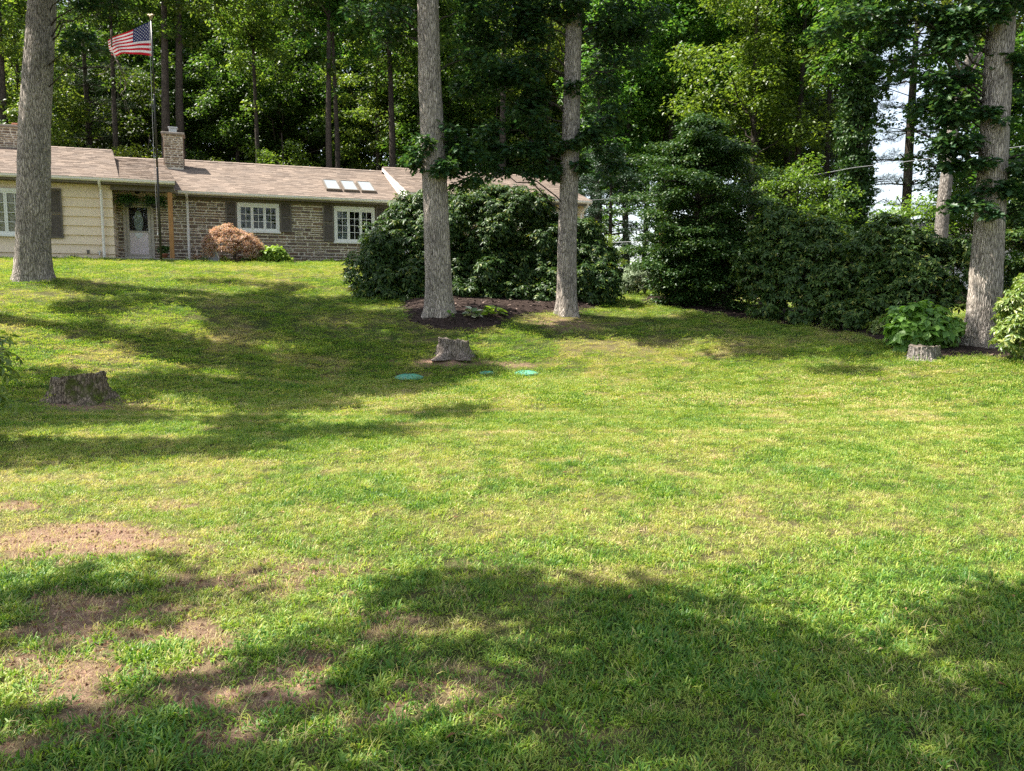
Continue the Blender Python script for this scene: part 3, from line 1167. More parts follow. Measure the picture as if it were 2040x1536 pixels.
def gutter(u0, u1, v, z):
    g = MB()
    # K-style trough
    prof = [(0, 0), (.07, 0), (.115, .05), (.115, .105), (.125, .11), (.125, .12), (.10, .12), (.10, .055), (.06, .015), (.01, .015), (.01, .12), (0, .12)]
    n = len(prof)
    for u in (u0, u1):
        for (a, b) in prof:
            g.v.append(hl(u, v + a, z + b))
    for i in range(n):
        j = (i + 1) % n
        g.f.append((i, j, n + j, n + i))
    for base in (0, n):
        g.f.append(tuple(base + k for k in range(n)))
    return g.build('gutter', M['gutter_white'], house)


gutter(1.5, 10.24, .50, 5.35)
gutter(-9.4, 1.46, 1.80, 5.53)
gutter(10.2, 18.42, 1.70, 5.56)
# fascia, frieze and soffit in dark brown
hbox('fascia', M['brown_trim'], 1.42, 10.24, .40, .497, 5.28, 5.44)
hbox('fascia', M['brown_trim'], -9.4, 1.44, 1.70, 1.797, 5.46, 5.63)
hbox('fascia', M['brown_trim'], 10.36, 18.4, 1.60, 1.697, 5.48, 5.62)
hbox('frieze_board', M['brown_trim'], 1.42, 10.24, .04, .09, 5.20, 5.38)
hbox('soffit', M['brown_trim'], 1.42, 10.24, .0, .398, 5.31, 5.335)
hbox('soffit', M['brown_trim'], -9.4, -.74, 1.31, 1.698, 5.47, 5.495)
hbox('soffit', M['brown_trim'], 10.36, 18.4, 1.21, 1.598, 5.5, 5.525)
# left rake of garage roof, white
for (na, mt, off, h) in (('rake_board', M['white_trim'], 10.145, .16), ('rake_trim', M['flashing'], 10.13, .03)):
    dz = 0 if na == 'rake_board' else .10
    MB().hexa([hl(off, 1.78, groof(1.78) - .15 + dz), hl(off + .03, 1.78, groof(1.78) - .15 + dz), hl(off + .03, -3.4, groof(-3.4) - .15 + dz), hl(off, -3.4, groof(-3.4) - .15 + dz),
               hl(off, 1.78, groof(1.78) - .15 + dz + h), hl(off + .03, 1.78, groof(1.78) - .15 + dz + h), hl(off + .03, -3.4, groof(-3.4) - .15 + dz + h), hl(off, -3.4, groof(-3.4) - .15 + dz + h)]).build(na, mt, house)
# rake of entry roof over the main roof
MB().hexa([hl(1.465, 1.80, 5.50), hl(1.49, 1.80, 5.50), hl(.80, -3.7, 6.98), hl(.775, -3.7, 6.98), hl(1.465, 1.80, 5.655), hl(1.49, 1.80, 5.655), hl(.80, -3.7, 7.14), hl(.775, -3.7, 7.14)]).build('rake_board', M['brown_trim'], house)


def downspout(pts, parent=house):
    d = MB().tube(pts, .052, 6)
    o = d.build('downspout', M['gutter_white'], parent)
    top, bot = Vector(pts[-2]), Vector(pts[-1])
    for t in (.08, .5, .92):
        p = top.lerp(bot, t)
        MB().box(p.x - .055, p.x + .055, p.y - .05, p.y + .05, p.z - .015, p.z + .015).build('bracket', M['gutter_white'], o)


downspout([hl(1.80, .56, 5.38), hl(1.80, .50, 5.30), hl(1.80, .16, 5.12), hl(1.80, .13, 2.75)])
downspout([hl(-1.05, 1.86, 5.55), hl(-1.05, 1.80, 5.46), hl(-1.05, 1.45, 5.28), hl(-1.05, 1.40, 2.75)])
downspout([hl(18.25, 1.76, 5.6), hl(18.25, 1.7, 5.5), hl(18.1, 1.35, 5.15), hl(18.1, 1.3, 2.2)])

# entrance
hbox('porch_beam', M['brown_trim'], -.74, 1.40, 1.28, 1.46, 5.29, 5.53, bevel=.008)
hbox('porch_ceiling', M['cream_ceiling'], -.74, 1.40, .0, 1.279, 5.42, 5.46)
hbox('porch_post', M['cedar_post'], 1.17, 1.33, 1.29, 1.45, 2.86, 5.288, bevel=.008)
hbox('stoop', M['concrete'], -.70, 1.58, .05, 1.62, 2.4, 2.855, bevel=.02)
pl = MB()
c0 = hl(.1, .7, 5.418)
pl.lathe([(.10, 0), (.11, -.04), (.10, -.05), (.09, -.12), (.04, -.16), (.0, -.16)], 14, c0)
pl.build('porch_light', M['black_metal'], house, True)
dr = MB()
for (a, b, c, d) in ((-.50, -.40, 2.87, 5.0), (.47, .57, 2.87, 5.0), (-.40, .47, 4.92, 5.0)):
    dr.box(a, b, -.06, .12, c - ZF, d - ZF)
door = dr.build('door', M['greige'], house)
MB().box(-.40, .47, .105, .16, 2.9 - ZF, 4.92 - ZF).build('door_leaf', M['maroon'], door)
sd = MB()
for (a, b, c, d) in ((-.39, -.29, 2.93, 4.9), (.36, .46, 2.93, 4.9), (-.29, .36, 4.82, 4.9), (-.29, .36, 3.88, 3.94), (-.29, .36, 2.93, 3.05)):
    sd.box(a, b, -.045, -.005, c - ZF, d - ZF)
sd.build('storm_frame', M['greige'], door)
MB().box(-.29, .36, -.03, -.022, 3.94 - ZF, 4.82 - ZF).build('storm_glass', GLASS, door)
MB().box(-.29, .36, -.03, -.022, 3.05 - ZF, 3.88 - ZF).build('lower_panel', M['pink_reflection'], door)
ov = MB()
for (rx, rz, yy, cz) in ((.155, .42, .095, 4.30),):
    ring = [(.03 + rx * math.cos(w), yy, cz - ZF + rz * math.sin(w)) for w in np.linspace(0, 2 * math.pi, 33)[:-1]]
    n = len(ov.v)
    ov.v += ring + [(x, y + .008, z) for x, y, z in ring]
    ov.f.append(tuple(range(n, n + 32))[::-1])
    for k in range(32):
        ov.f.append((n + k, n + (k + 1) % 32, n + 32 + (k + 1) % 32, n + 32 + k))
ov.build('oval_window', M['oval_white'], door)
ov2 = MB()
ring = [(.03 + .14 * math.cos(w), -.036, 3.86 - ZF + .2 * math.sin(w)) for w in np.linspace(-math.pi, 0, 17)]
n = len(ring)
ov2.v += ring + [(x, y + .005, z) for x, y, z in ring]
ov2.f.append(tuple(range(n))[::-1])
for k in range(n):
    ov2.f.append((k, (k + 1) % n, n + (k + 1) % n, n + k))
ov2.build('oval_window', M['oval_white'], door)
MB().box(-.40, .47, -.10, -.045, 2.862 - ZF, 2.93 - ZF).build('threshold', M['white_trim'], door)
hd = MB()
hd.box(.395, .425, -.06, -.046, 3.86 - ZF, 4.02 - ZF)
hd.tube([(.41, -.06, 3.98 - ZF), (.41, -.09, 3.98 - ZF), (.41, -.09, 3.89 - ZF), (.41, -.06, 3.89 - ZF)], .009, 6)
hd.build('handle', M['steel'], door)


# skylights
def mroof(v):
    return 5.48 + .398 * (.52 - v)


for (ua, ub) in ((7.20, 7.82), (7.93, 8.55), (8.66, 9.28)):
    va, vb = -.30, -1.75
    f = MB()
    def sp_(u, v, h):
        return hl(u, v + .37 * h, mroof(v) + .93 * h)
    k = .05
    for (p, q, r_, s_) in ((ua, ua + k, va, vb), (ub - k, ub, va, vb), (ua + k, ub - k, va, va - k * 1.6), (ua + k, ub - k, vb + k, vb)):
        f.hexa([sp_(p, r_, -.02), sp_(q, r_, -.02), sp_(q, s_, -.02), sp_(p, s_, -.02), sp_(p, r_, .12), sp_(q, r_, .12), sp_(q, s_, .12), sp_(p, s_, .12)])
    sk = f.build('skylight', M['brown_trim'], house)
    g = MB()
    g.hexa([sp_(ua + k, va - k, .085), sp_(ub - k, va - k, .085), sp_(ub - k, vb + k, .085), sp_(ua + k, vb + k, .085), sp_(ua + k, va - k, .10), sp_(ub - k, va - k, .10), sp_(ub - k, vb + k, .10), sp_(ua + k, vb + k, .10)])
    g.build('pane', M['sky_glass'], sk)


# chimneys
def chimney(u0, u1, v0, v1, z0, z1, flue):
    c = MB().box(u0, u1, -v1, -v0, z0 - ZF, z1 - ZF).build('chimney', M['mortar'], house)
    cs_ = courses(u0 - .01, u1 + .01, z0 + .35, z1, lambda c: True, .12, .36, .06, .12)
    lay_stones(c, cs_, v1, 200)
    side = courses(-v1, -v0, z0 + .35, z1, lambda c: True, .14, .36, .06, .12)
    for sx in (u0, u1):
        for s in side:
            o = bpy.data.objects.new('stone', random.choice(stone_meshes))
            COL.objects.link(o)
            o.parent = c
            o.rotation_euler = (0, 0, math.pi / 2 if sx == u1 else -math.pi / 2)
            o.location = (sx + (.004 if sx == u1 else -.004), (s[0] + s[1]) / 2, (s[2] + s[3]) / 2 - ZF)
            o.scale = (s[1] - s[0] - .02, .06, s[3] - s[2] - .02)
    MB().box(u0 - .09, u1 + .09, -v1 - .09, -v0 + .09, z1 - ZF, z1 + .09 - ZF).build('cap', M['concrete'], c, bevel=.012)
    if flue == 'steel':
        um, vm = (u0 + u1) / 2, (v0 + v1) / 2
        f = MB()
        f.box(um - .15, um + .15, -vm - .15, -vm + .15, z1 + .09 - ZF, z1 + .30 - ZF)
        f.box(um - .19, um + .19, -vm - .19, -vm + .19, z1 + .30 - ZF, z1 + .34 - ZF)
        f.build('flue', M['steel'], c, bevel=.006)
    else:
        um, vm = u1 - .35, (v0 + v1) / 2
        MB().box(um - .16, um + .16, -vm - .16, -vm + .16, z1 + .09 - ZF, z1 + .22 - ZF).build('flue', M['terracotta'], c, bevel=.02)


chimney(.92, 1.64, -3.1, -2.45, 6.4, 8.07, 'steel')
chimney(-6.0, -4.1, -3.5, -2.7, 6.6, 7.98, 'clay')

# ------------------------------------------------------------------ foliage tools
LEAF4_V = np.array([(0, 0, 0), (.45, .30, .07), (1, 0, -.10), (.45, -.30, .07)])
LEAF4_F = np.array([(0, 1, 2), (0, 2, 3)])
OAK_V = np.array([(0, 0, 0), (.2, .10, .02), (.36, .32, .06), (.5, .14, .03), (.68, .34, .04), (.82, .12, 0), (1, 0, -.10),
                  (.2, -.10, .02), (.36, -.32, .06), (.5, -.14, .03), (.68, -.34, .04), (.82, -.12, 0)])
OAK_F = np.array([(0, 1, 2, 3, 4, 5, 6), (6, 11, 10, 9, 8, 7, 0)])
OVAL_V = np.array([(0, 0, 0), (.25, .24, .05), (.6, .27, .04), (1, 0, -.14), (.6, -.27, .04), (.25, -.24, .05)])
OVAL_F = np.array([(0, 1, 2, 3), (0, 3, 4, 5)])


def frames(n, d):
    n = n / (np.linalg.norm(n, axis=1, keepdims=True) + 1e-9)
    d = d - (d * n).sum(1, keepdims=True) * n
    d = d / (np.linalg.norm(d, axis=1, keepdims=True) + 1e-9)
    b = np.cross(n, d)
    return np.stack([d, b, n], axis=2)          # columns


def stamp(TV, TF, M3, C):
    """copy one small shape to every place: M3 (N,3,3), C (N,3)"""
    V = np.einsum('nij,kj->nki', M3, TV) + C[:, None]
    N, k = len(C), len(TV)
    F = (TF[None] + (np.arange(N) * k)[:, None, None]).reshape(-1, TF.shape[1])
    return V.reshape(-1, 3), F


def leaf_cloud(cent, rad, per, size, rng, TV=LEAF4_V, TF=LEAF4_F, tilt=.55, droop=.25, hollow=.35):
    cent, rad = np.asarray(cent, float), np.asarray(rad, float)
    if rad.ndim == 1: rad = np.stack([rad, rad, rad * .6], 1)
    N = len(cent) * per
    c = np.repeat(cent, per, 0)
    r = np.repeat(rad, per, 0)
    p = rng.normal(size=(N, 3))
    p /= np.linalg.norm(p, axis=1, keepdims=True)
    p *= (hollow + (1 - hollow) * rng.random((N, 1)) ** .7)
    pos = c + p * r
    nrm = np.stack([rng.normal(0, tilt, N), rng.normal(0, tilt, N), np.ones(N)], 1) + p * .35
    d = p * np.array([1, 1, .2]) + rng.normal(0, .5, (N, 3)) + np.array([0, 0, -droop])
    s = size * rng.uniform(.65, 1.25, N)
    M3 = frames(nrm, d) * s[:, None, None]
    return stamp(TV, TF, M3, pos)


def ell_clusters(n, c, r, rng, power=.45, zlow=-1.0):
    p = rng.normal(size=(n * 3, 3))
    p /= np.linalg.norm(p, axis=1, keepdims=True)
    p = p[p[:, 2] > zlow][:n]
    p *= rng.random((len(p), 1)) ** power
    return np.asarray(c) + p * np.asarray(r)


def trunk_rings(path, radii, seg=40, rng=None, flare=0.0, ridge=.02, lobes=5):
    """round trunk through path points; smooth interpolation, ridged skin"""
    path = np.array(path, float)
    t = np.linspace(0, 1, len(path))
    Z = path[:, 2]
    zz = np.arange(Z[0], Z[-1], .13) if seg > 20 else np.linspace(Z[0], Z[-1], 24)
    X = np.interp(zz, Z, path[:, 0])
    Y = np.interp(zz, Z, path[:, 1])
    k = np.hanning(9) if len(zz) > 30 else np.hanning(5)
    k /= k.sum()
    pad = len(k) // 2
    X = np.convolve(np.pad(X, pad, 'edge'), k, 'valid')
    Y = np.convolve(np.pad(Y, pad, 'edge'), k, 'valid')
    Rr = np.interp(zz, Z, radii)
    a = np.linspace(0, 2 * math.pi, seg, endpoint=False)
    A, ZZ = np.meshgrid(a, zz)
    ph = rng.uniform(0, 6.28, 4)
    h = ZZ - Z[0]
    rr = Rr[:, None] * (1 + .035 * np.sin(3 * A + ph[0] + ZZ * .4) + .02 * np.sin(7 * A + ph[1] - ZZ * .7))
    rr = rr + flare * np.exp(-h / .28) * (1 + .45 * np.sin(lobes * A + ph[2]) + .2 * np.sin(2 * A + ph[3]))
    rr = rr * (1 + ridge * (fbm(A * 7, ZZ * 1.1, 3, 3) - .5) * 2 + ridge * .7 * rng.normal(size=A.shape))
    V = np.stack([X[:, None] + rr * np.cos(A), Y[:, None] + rr * np.sin(A), ZZ], -1)
    n, m = A.shape
    id_ = np.arange(n * m).reshape(n, m)
    F = np.stack([id_[:-1], np.roll(id_[:-1], -1, 1), np.roll(id_[1:], -1, 1), id_[1:]], -1).reshape(-1, 4)
    return V.reshape(-1, 3), F


def limb(p0, p1, r0, r1, rng, sag=.15, n=6, seg=6):
    p0, p1 = np.array(p0, float), np.array(p1, float)
    L_ = np.linalg.norm(p1 - p0)
    t = np.linspace(0, 1, n)[:, None]
    P_ = p0 + (p1 - p0) * t
    P_[:, 2] += sag * L_ * np.sin(math.pi * t[:, 0]) * .5
    P_[1:-1] += rng.normal(0, .04 * L_, (n - 2, 3))
    mb = MB().tube(P_, list(np.linspace(r0, r1, n)), seg)
    return np.array(mb.v), mb.f


def join_mesh(name, VF, mat, smooth=True):
    """VF: list of (V, F) with quads/ngons"""
    vs, fs, n = [], [], 0
    for V, F in VF:
        vs.append(np.asarray(V))
        fs += [tuple(int(i) + n for i in f) for f in F]
        n += len(V)
    me = bpy.data.meshes.new(name)
    me.from_pydata(np.concatenate(vs).tolist(), [], fs)
    if smooth:
        me.polygons.foreach_set('use_smooth', [True] * len(me.polygons))
    me.materials.append(mat)
    return me


def leaf_mesh(name, VF, mat):
    vs, fs, n = [], {}, 0
    for V, F in VF:
        vs.append(V)
        fs.setdefault(F.shape[1], []).append(F + n)
        n += len(V)
    me = np_mesh(name, np.concatenate(vs), [np.concatenate(f) for f in fs.values()])
    me.materials.append(mat)
    return me


def trunk_point(path, z):
    path = np.array(path)
    return np.array([np.interp(z, path[:, 2], path[:, 0]), np.interp(z, path[:, 2], path[:, 1]), z])


# ------------------------------------------------------------------ framing oaks
def framing_oak(base, path, radii, flare, clusters, label, seed, bark='oak_bark', high=None, leaf='oak_leaf', ridge=.022, name='oak_tree', fine=1.0):
    """clusters: near leaf bunches (x,y,z,r, n leaves) in world coordinates; high: crown above (centre, radii, n clusters, per, size)"""
    rng = np.random.default_rng(seed)
    b = np.array([base[0], base[1], H(base[0], base[1]) - .12])
    root = empty(name, b, label, 'tree', 'big oaks standing on the lawn')
    P_ = [np.array(p, float) - b for p in path]
    P_[0][2] = 0
    parts = [trunk_rings(P_, radii, 56, rng, flare, ridge)]
    leaves = []
    for (x, y, z, r, n) in clusters:
        c = np.array([x, y, z]) - b
        k = max(3, int(r * r * 5))
        cc = ell_clusters(k, c, (r * .8, r * .8, r * .6), rng, .5)
        leaves.append(leaf_cloud(cc, np.full(len(cc), r * .5), max(8, n // len(cc)), .17, rng, OAK_V, OAK_F, .5, .3))
        tp = trunk_point(P_, max(.5, c[2] - .5 * np.linalg.norm(c[:2] - trunk_point(P_, c[2])[:2])))
        parts.append(limb(tp, c, .016 + .012 * r, .008, rng))
        for q in cc[:5]:
            parts.append(limb(c + (q - c) * .1, q, .014, .005, rng, n=4, seg=4))
    if high:
        for (c, r, nc, per, size) in high:
            c = np.array(c, float) - b
            cc = ell_clusters(nc, c, r, rng, .5)
            leaves.append(leaf_cloud(cc, np.stack([rng.uniform(.55, 1.25, len(cc)), rng.uniform(.5, .95, len(cc)), rng.uniform(.28, .5, len(cc))], 1) * fine, per, size, rng, hollow=.1))
            for q in cc[:: max(1, len(cc) // 14)]:
                tp = trunk_point(P_, max(P_[-1][2] * .45, q[2] - .8 * np.linalg.norm(q[:2])))
                parts.append(limb(tp, q, .10, .02, rng, n=7))
    link('trunk', join_mesh('trunk', parts[:1], M[bark]), None, root)
    if len(parts) > 1:
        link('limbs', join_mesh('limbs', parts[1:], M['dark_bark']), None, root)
    if leaves:
        link('crown', leaf_mesh('crown', leaves, M[leaf]), None, root)
    return root


def bough(lst):
    return [(*at(px, py, Y), r, n) for (px, py, Y, r, n) in lst]


def tp_(px, py, Y):
    return tuple(at(px, py, Y))


# left oak beside the house front
bx, by = -12.45, 21.0
framing_oak((bx, by), [(bx, by, 1.8), tp_(66, 480, 21), tp_(70, 250, 21), tp_(85, 0, 21), (bx + .75, by + .2, 14), (bx + .6, by, 19)], [.43, .40, .355, .315, .22, .08], .11, [
    (-10.6, 20.4, 8.9, .6, 240), (-9.4, 20.6, 9.1, .6, 220)] + bough([(160, 84, 20.4, .42, 170), (192, 98, 20.3, .32, 100), (135, 100, 20.6, .3, 90), (185, 20, 20.6, .45, 150), (240, 12, 20.8, .4, 110)]),
    'thick grey oak trunk in front of the cream-sided wing, at the left edge', 11,
    high=[((-13.4, 20.8, 13.2), (5.4, 4.6, 3.4), 54, 400, .20)])
# centre oak
bx, by = -1.84, 20.0
framing_oak((bx, by), [(bx, by, .98), tp_(873, 560, 20), tp_(868, 400, 20), tp_(856, 150, 20), tp_(853, 0, 20), (bx - .3, by, 13.5), (bx - .2, by, 18)], [.34, .325, .30, .265, .25, .18, .06], .15, [
    (-1.35, 19.85, 5.35, .55, 330), (-1.55, 19.7, 4.75, .55, 340), (-1.85, 19.65, 4.6, .4, 170), (-2.4, 19.8, 4.85, .4, 130), (-1.15, 19.9, 4.3, .45, 170), (-2.0, 19.7, 5.2, .35, 110), (-1.0, 19.9, 4.9, .45, 170)] + bough([(925, 20, 20, .7, 330), (960, 110, 20.2, .6, 260), (800, 10, 20.3, .7, 300), (780, 70, 20.6, .5, 180), (920, 300, 19.8, .4, 150), (895, 250, 19.7, .3, 90), (830, 330, 19.8, .25, 60), (735, 20, 20.5, .6, 220)]),
    'paler, thicker oak of the two at the big rhododendrons, leafy tuft on its trunk', 12,
    high=[((-1.6, 20.3, 13.0), (4.6, 4.2, 3.4), 44, 330, .20)])
# slimmer oak to its right
bx, by = 1.46, 21.5
framing_oak((bx, by), [(bx, by, 1.0), tp_(1130, 480, 21.5), tp_(1137, 250, 21.5), tp_(1144, 0, 21.5), (bx + .3, by, 13.5), (bx + .3, by, 18)], [.265, .25, .225, .20, .14, .05], .10, [
    (.55, 21.2, 5.0, .75, 520), (-.1, 21.1, 5.15, .6, 330), (.9, 21.2, 5.6, .7, 420), (-.35, 21.0, 4.75, .4, 140), (.4, 21.3, 6.4, .9, 600), (-.6, 21.4, 7.2, 1.0, 700), (-.4, 21.3, 8.2, 1.0, 650),
    (.5, 21.2, 8.8, 1.0, 650), (1.2, 21.1, 8.6, .6, 260), (2.3, 21.5, 8.6, .9, 520), (2.6, 21.6, 7.4, .8, 400), (2.2, 21.6, 5.6, .7, 380), (2.7, 21.7, 6.2, .6, 280), (1.5, 21.2, 6.9, .35, 110), (1.6, 21.2, 5.4, .35, 120), (.2, 21.2, 7.6, .8, 450), (3.2, 21.8, 8.9, .8, 420)] + bough([(960, 60, 21.2, .8, 420), (1010, 150, 21.0, .75, 420), (930, 170, 21.3, .6, 260), (1070, 60, 21.0, .8, 450), (1075, 190, 21.1, .6, 300), (1000, 260, 21.0, .6, 300),
    (1060, 300, 21.0, .55, 280), (960, 330, 20.9, .5, 240), (1200, 40, 21.6, .8, 420), (1215, 150, 21.8, .7, 330), (1190, 260, 21.7, .6, 280), (1205, 330, 21.9, .5, 220), (1270, 60, 22, .7, 320), (1135, 20, 21.0, .55, 260), (1160, 330, 21.2, .35, 130), (1020, 20, 21.4, .8, 420)]),
    'slim grey oak with dark leafy boughs from low down, right of the paler oak', 13,
    high=[((1.6, 21.6, 13.0), (4.4, 3.8, 3.2), 38, 330, .20)])
# right oak
bx, by = 9.96, 17.0
framing_oak((bx, by), [(bx, by, .4), tp_(1962, 600, 17), tp_(1972, 450, 17), tp_(1985, 200, 17), tp_(1997, 0, 17), (bx + .6, by, 12.5), (bx + .6, by, 17)], [.355, .315, .285, .26, .245, .16, .05], .20, [
    (9.75, 16.8, 3.75, .5, 300), (9.3, 16.9, 4.7, .75, 480), (9.1, 16.9, 5.6, .8, 520), (9.7, 16.8, 5.2, .35, 130), (10.75, 16.9, 3.5, .65, 400), (10.8, 17.0, 4.6, .7, 420), (9.2, 16.9, 6.7, .8, 520), (10.9, 17.1, 6.2, .8, 450),
    (9.6, 16.7, 7.2, .6, 300), (8.6, 17.0, 7.2, .7, 380), (10.2, 16.7, 4.1, .35, 130), (10.3, 16.7, 7.5, .5, 200), (7.9, 17.1, 7.6, .7, 360)] + bough([(1880, 60, 17, .6, 300), (1800, 40, 17.2, .55, 240), (1900, 150, 16.9, .55, 260), (1870, 240, 17, .5, 220), (1930, 330, 16.8, .4, 170), (1720, 20, 17.4, .6, 240), (1650, 60, 17.6, .5, 180), (2030, 120, 16.8, .5, 220), (1985, 30, 16.6, .35, 120), (1890, 330, 17, .4, 150), (1915, 400, 16.8, .4, 170), (2010, 380, 16.8, .45, 220), (1960, 420, 16.5, .3, 100), (1770, 70, 17.3, .5, 190), (1820, 130, 17.2, .4, 130), (1740, 120, 17.5, .35, 100), (1860, 160, 17, .4, 140), (1765, 175, 17.6, .3, 70), (1830, 215, 17.3, .3, 80), (1745, 250, 17.8, .22, 36)]),
    'stout oak with ridged trunk and leafy sprouts at the right edge, beside the green hydrangea', 14,
    high=[((10.6, 17.3, 11.6), (4.2, 3.8, 3.0), 48, 330, .20)])
# oaks standing out of frame to the left: only their shade is seen
for (bx, by, hc, r, nc, sd_, hgt, lab_) in ((-13.5, 12.4, 10.4, (4.6, 3.9, 2.6), 44, 21, 13.5, 'oak out of view on the left, shading the lawn round the mossy stump'), (-7.6, 1.0, 8.2, (6.2, 1.9, 1.6), 46, 22, 10.5, 'oak out of view on the left, shading the nearest strip of lawn'), (-13.5, 17.0, 12.0, (3.8, 3.2, 2.5), 27, 23, 14, 'oak out of view on the left, shading the slope below the cream wing')):
    z0 = H(bx, by)
    framing_oak((bx, by), [(bx, by, z0 - .1), (bx, by, z0 + hgt * .5), (bx + .2, by, z0 + hgt)], [.36, .28, .06], .1, [], lab_, sd_,
                high=[((bx + 4.3, by + 2.5, z0 + hc), (3.5, 1.8, 1.4), 21, 200, .17), ((bx + 1.2, by + 2.4, z0 + hc), (3.2, 1.8, 1.3), 15, 190, .17)] if sd_ == 22 else [((bx + .8, by, z0 + hc), r, nc, 420, .20)], fine=.68 if sd_ == 22 else 1.0)

# ------------------------------------------------------------------ woodland behind
def broadleaf(seed, Hh, r, c0, nc, per, size, leaf, bark='dark_bark', rt=.2, limbs=12):
    rng = np.random.default_rng(seed)
    path = [(0, 0, -.3), (rng.normal(0, .15), rng.normal(0, .15), Hh * .35), (rng.normal(0, .3), rng.normal(0, .3), Hh * .7), (rng.normal(0, .3), rng.normal(0, .3), Hh * .96)]
    parts = [trunk_rings(path, [rt * 1.15, rt * .85, rt * .5, .03], 14, rng, .05, .02)]
    zc = (c0 + Hh) / 2
    cc = ell_clusters(nc, (0, 0, zc), (r, r, (Hh - c0) / 2), rng, .55)
    rr = rng.uniform(.55, 1.15, len(cc)) * (r / 3.6) ** .5
    lv = [leaf_cloud(cc, rr, per, size, rng, tilt=.6, droop=.3)]
    for q in cc[:: max(1, len(cc) // limbs)]:
        tp = trunk_point(path, max(c0 * .7, q[2] - .7 * np.linalg.norm(q[:2])))
        parts.append(limb(tp, q, rt * .3, .012, rng))
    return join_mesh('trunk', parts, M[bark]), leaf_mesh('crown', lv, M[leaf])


def pine(seed, Hh, r, c0, rt=.2, levels=12, dens=1.0):
    rng = np.random.default_rng(seed)
    path = [(0, 0, -.3), (.05, .1, Hh * .5), (-.1, .05, Hh)]
    parts = [trunk_rings(path, [rt, rt * .75, .03], 14, rng, .04, .02)]
    C, Dn, Sz = [], [], []
    for k in range(levels):
        z = c0 + (Hh - c0) * (k / levels) ** .9
        L_ = r * (1 - (k / levels) ** 1.5 * .8) * rng.uniform(.7, 1.1)
        a0 = rng.uniform(0, 6.28)
        for j in range(5):
            a = a0 + j * 1.257 + rng.normal(0, .25)
            l = L_ * rng.uniform(.6, 1.1)
            tip = np.array([l * math.cos(a), l * math.sin(a), z + l * rng.uniform(-.12, .1)])
            parts.append(limb((0, 0, z - .1), tip, .045, .01, rng, .05, 5, 5))
            m = int(9 * l * dens)
            for _ in range(m):
                t = rng.uniform(.35, 1.05)
                p = tip * np.array([t, t, 1]) + np.array([0, 0, (z - tip[2]) * (1 - t)])
                C.append(p + rng.normal(0, .22, 3) * np.array([1, 1, .4]))
    C = np.array(C)
    # a tuft of needles: thin blades fanning out
    tv, tf = [], []
    for k in range(9):
        a = rng.uniform(0, 6.28)
        e = rng.uniform(-.2, .8)
        d = np.array([math.cos(a) * math.cos(e), math.sin(a) * math.cos(e), math.sin(e)])
        s = np.cross(d, (0.2, .1, 1)); s /= np.linalg.norm(s)
        n = len(tv)
        tv += [s * .015, d * .95 + s * .012, d * .95 - s * .012, -s * .015]
        tf.append((n, n + 1, n + 2, n + 3))
    N = len(C)
    M3 = frames(np.stack([rng.normal(0, .5, N), rng.normal(0, .5, N), np.ones(N)], 1), rng.normal(size=(N, 3))) * rng.uniform(.25, .42, N)[:, None, None]
    tv = np.array(tv) * np.array([1, 1, .8])
    V, F = stamp(tv, np.array(tf), M3, C)
    tv2 = V
    return join_mesh('trunk', parts, M['dark_bark']), leaf_mesh('crown', [(tv2, F)], M['pine_leaf'])


KINDS = {
    'broad': [broadleaf(100 + i, h, r, c0, 105, 150, .25, 'forest_leaf', rt=rt) for i, (h, r, c0, rt) in enumerate(((19, 4.2, 5.0, .22), (17, 3.8, 3.8, .18), (20, 4.4, 6.5, .26), (16.5, 4.2, 3.4, .2)))],
    'under': [broadleaf(200 + i, h, r, c0, 46, 120, .19, 'maple_leaf', rt=.06, limbs=8) for i, (h, r, c0) in enumerate(((7.5, 2.3, 1.0), (6.0, 2.6, .6), (9.5, 2.4, 2.2)))],
    'maple': [broadleaf(300, 19, 4.3, 3.4, 125, 170, .2, 'maple_leaf', rt=.16)],
    'tall': [broadleaf(350 + i, h, r, c0, 60, 150, .25, 'forest_leaf', rt=rt, limbs=8) for i, (h, r, c0, rt) in enumerate(((23, 3.2, 12.5, .25), (22, 3.0, 11.0, .19)))],
    'pine': [pine(400, 18, 2.9, 5.0, .2, 13, 1.5), pine(401, 16, 2.4, 3.0, .17, 14, 1.7)],
    'open_pine': [pine(402, 17, 3.0, 4.2, .26, 11, 1.3)],
}
NAMES = {'tall': 'forest_tree', 'broad': 'forest_tree', 'under': 'sapling', 'maple': 'maple_tree', 'pine': 'pine_tree', 'open_pine': 'pine_tree'}
GEN = {'broad': ('tall leafy tree among many in the dense woods behind the house', 'leafy trees of the woods behind the house'),
       'under': ('bright green young tree of the undergrowth at the edge of the woods', 'young trees under the woods edge'),
       'pine': ('dark pine standing among the broadleaf trees of the woods', 'pines among the woods')}
proto = {}


def wood_tree(kind, x, y, s=1.0, var=0, rz=None, label=None, lean=(0, 0), bark=None, group=None):
    var = var % len(KINDS[kind])
    key = (kind, var)
    rz = R.uniform(0, 6.28) if rz is None else rz
    if key not in proto:
        root = empty(NAMES[kind], (0, 0, 0))
        link('trunk', KINDS[kind][var][0], None, root)
        link('crown', KINDS[kind][var][1], None, root)
        proto[key] = root
    else:
        root = copy_tree(proto[key])
        for k in ('label', 'group'):
            if k in root: del root[k]
    root.location = (x, y, H(x, y) - .05)
    root.rotation_euler = (lean[0], lean[1], rz)
    root.scale = (s, s, s)
    if label is None:
        label, group = GEN[kind]
    tag(root, label, 'tree', group)
    return root


def wx(px, Y):
    return float(at(px, 500, Y)[0])


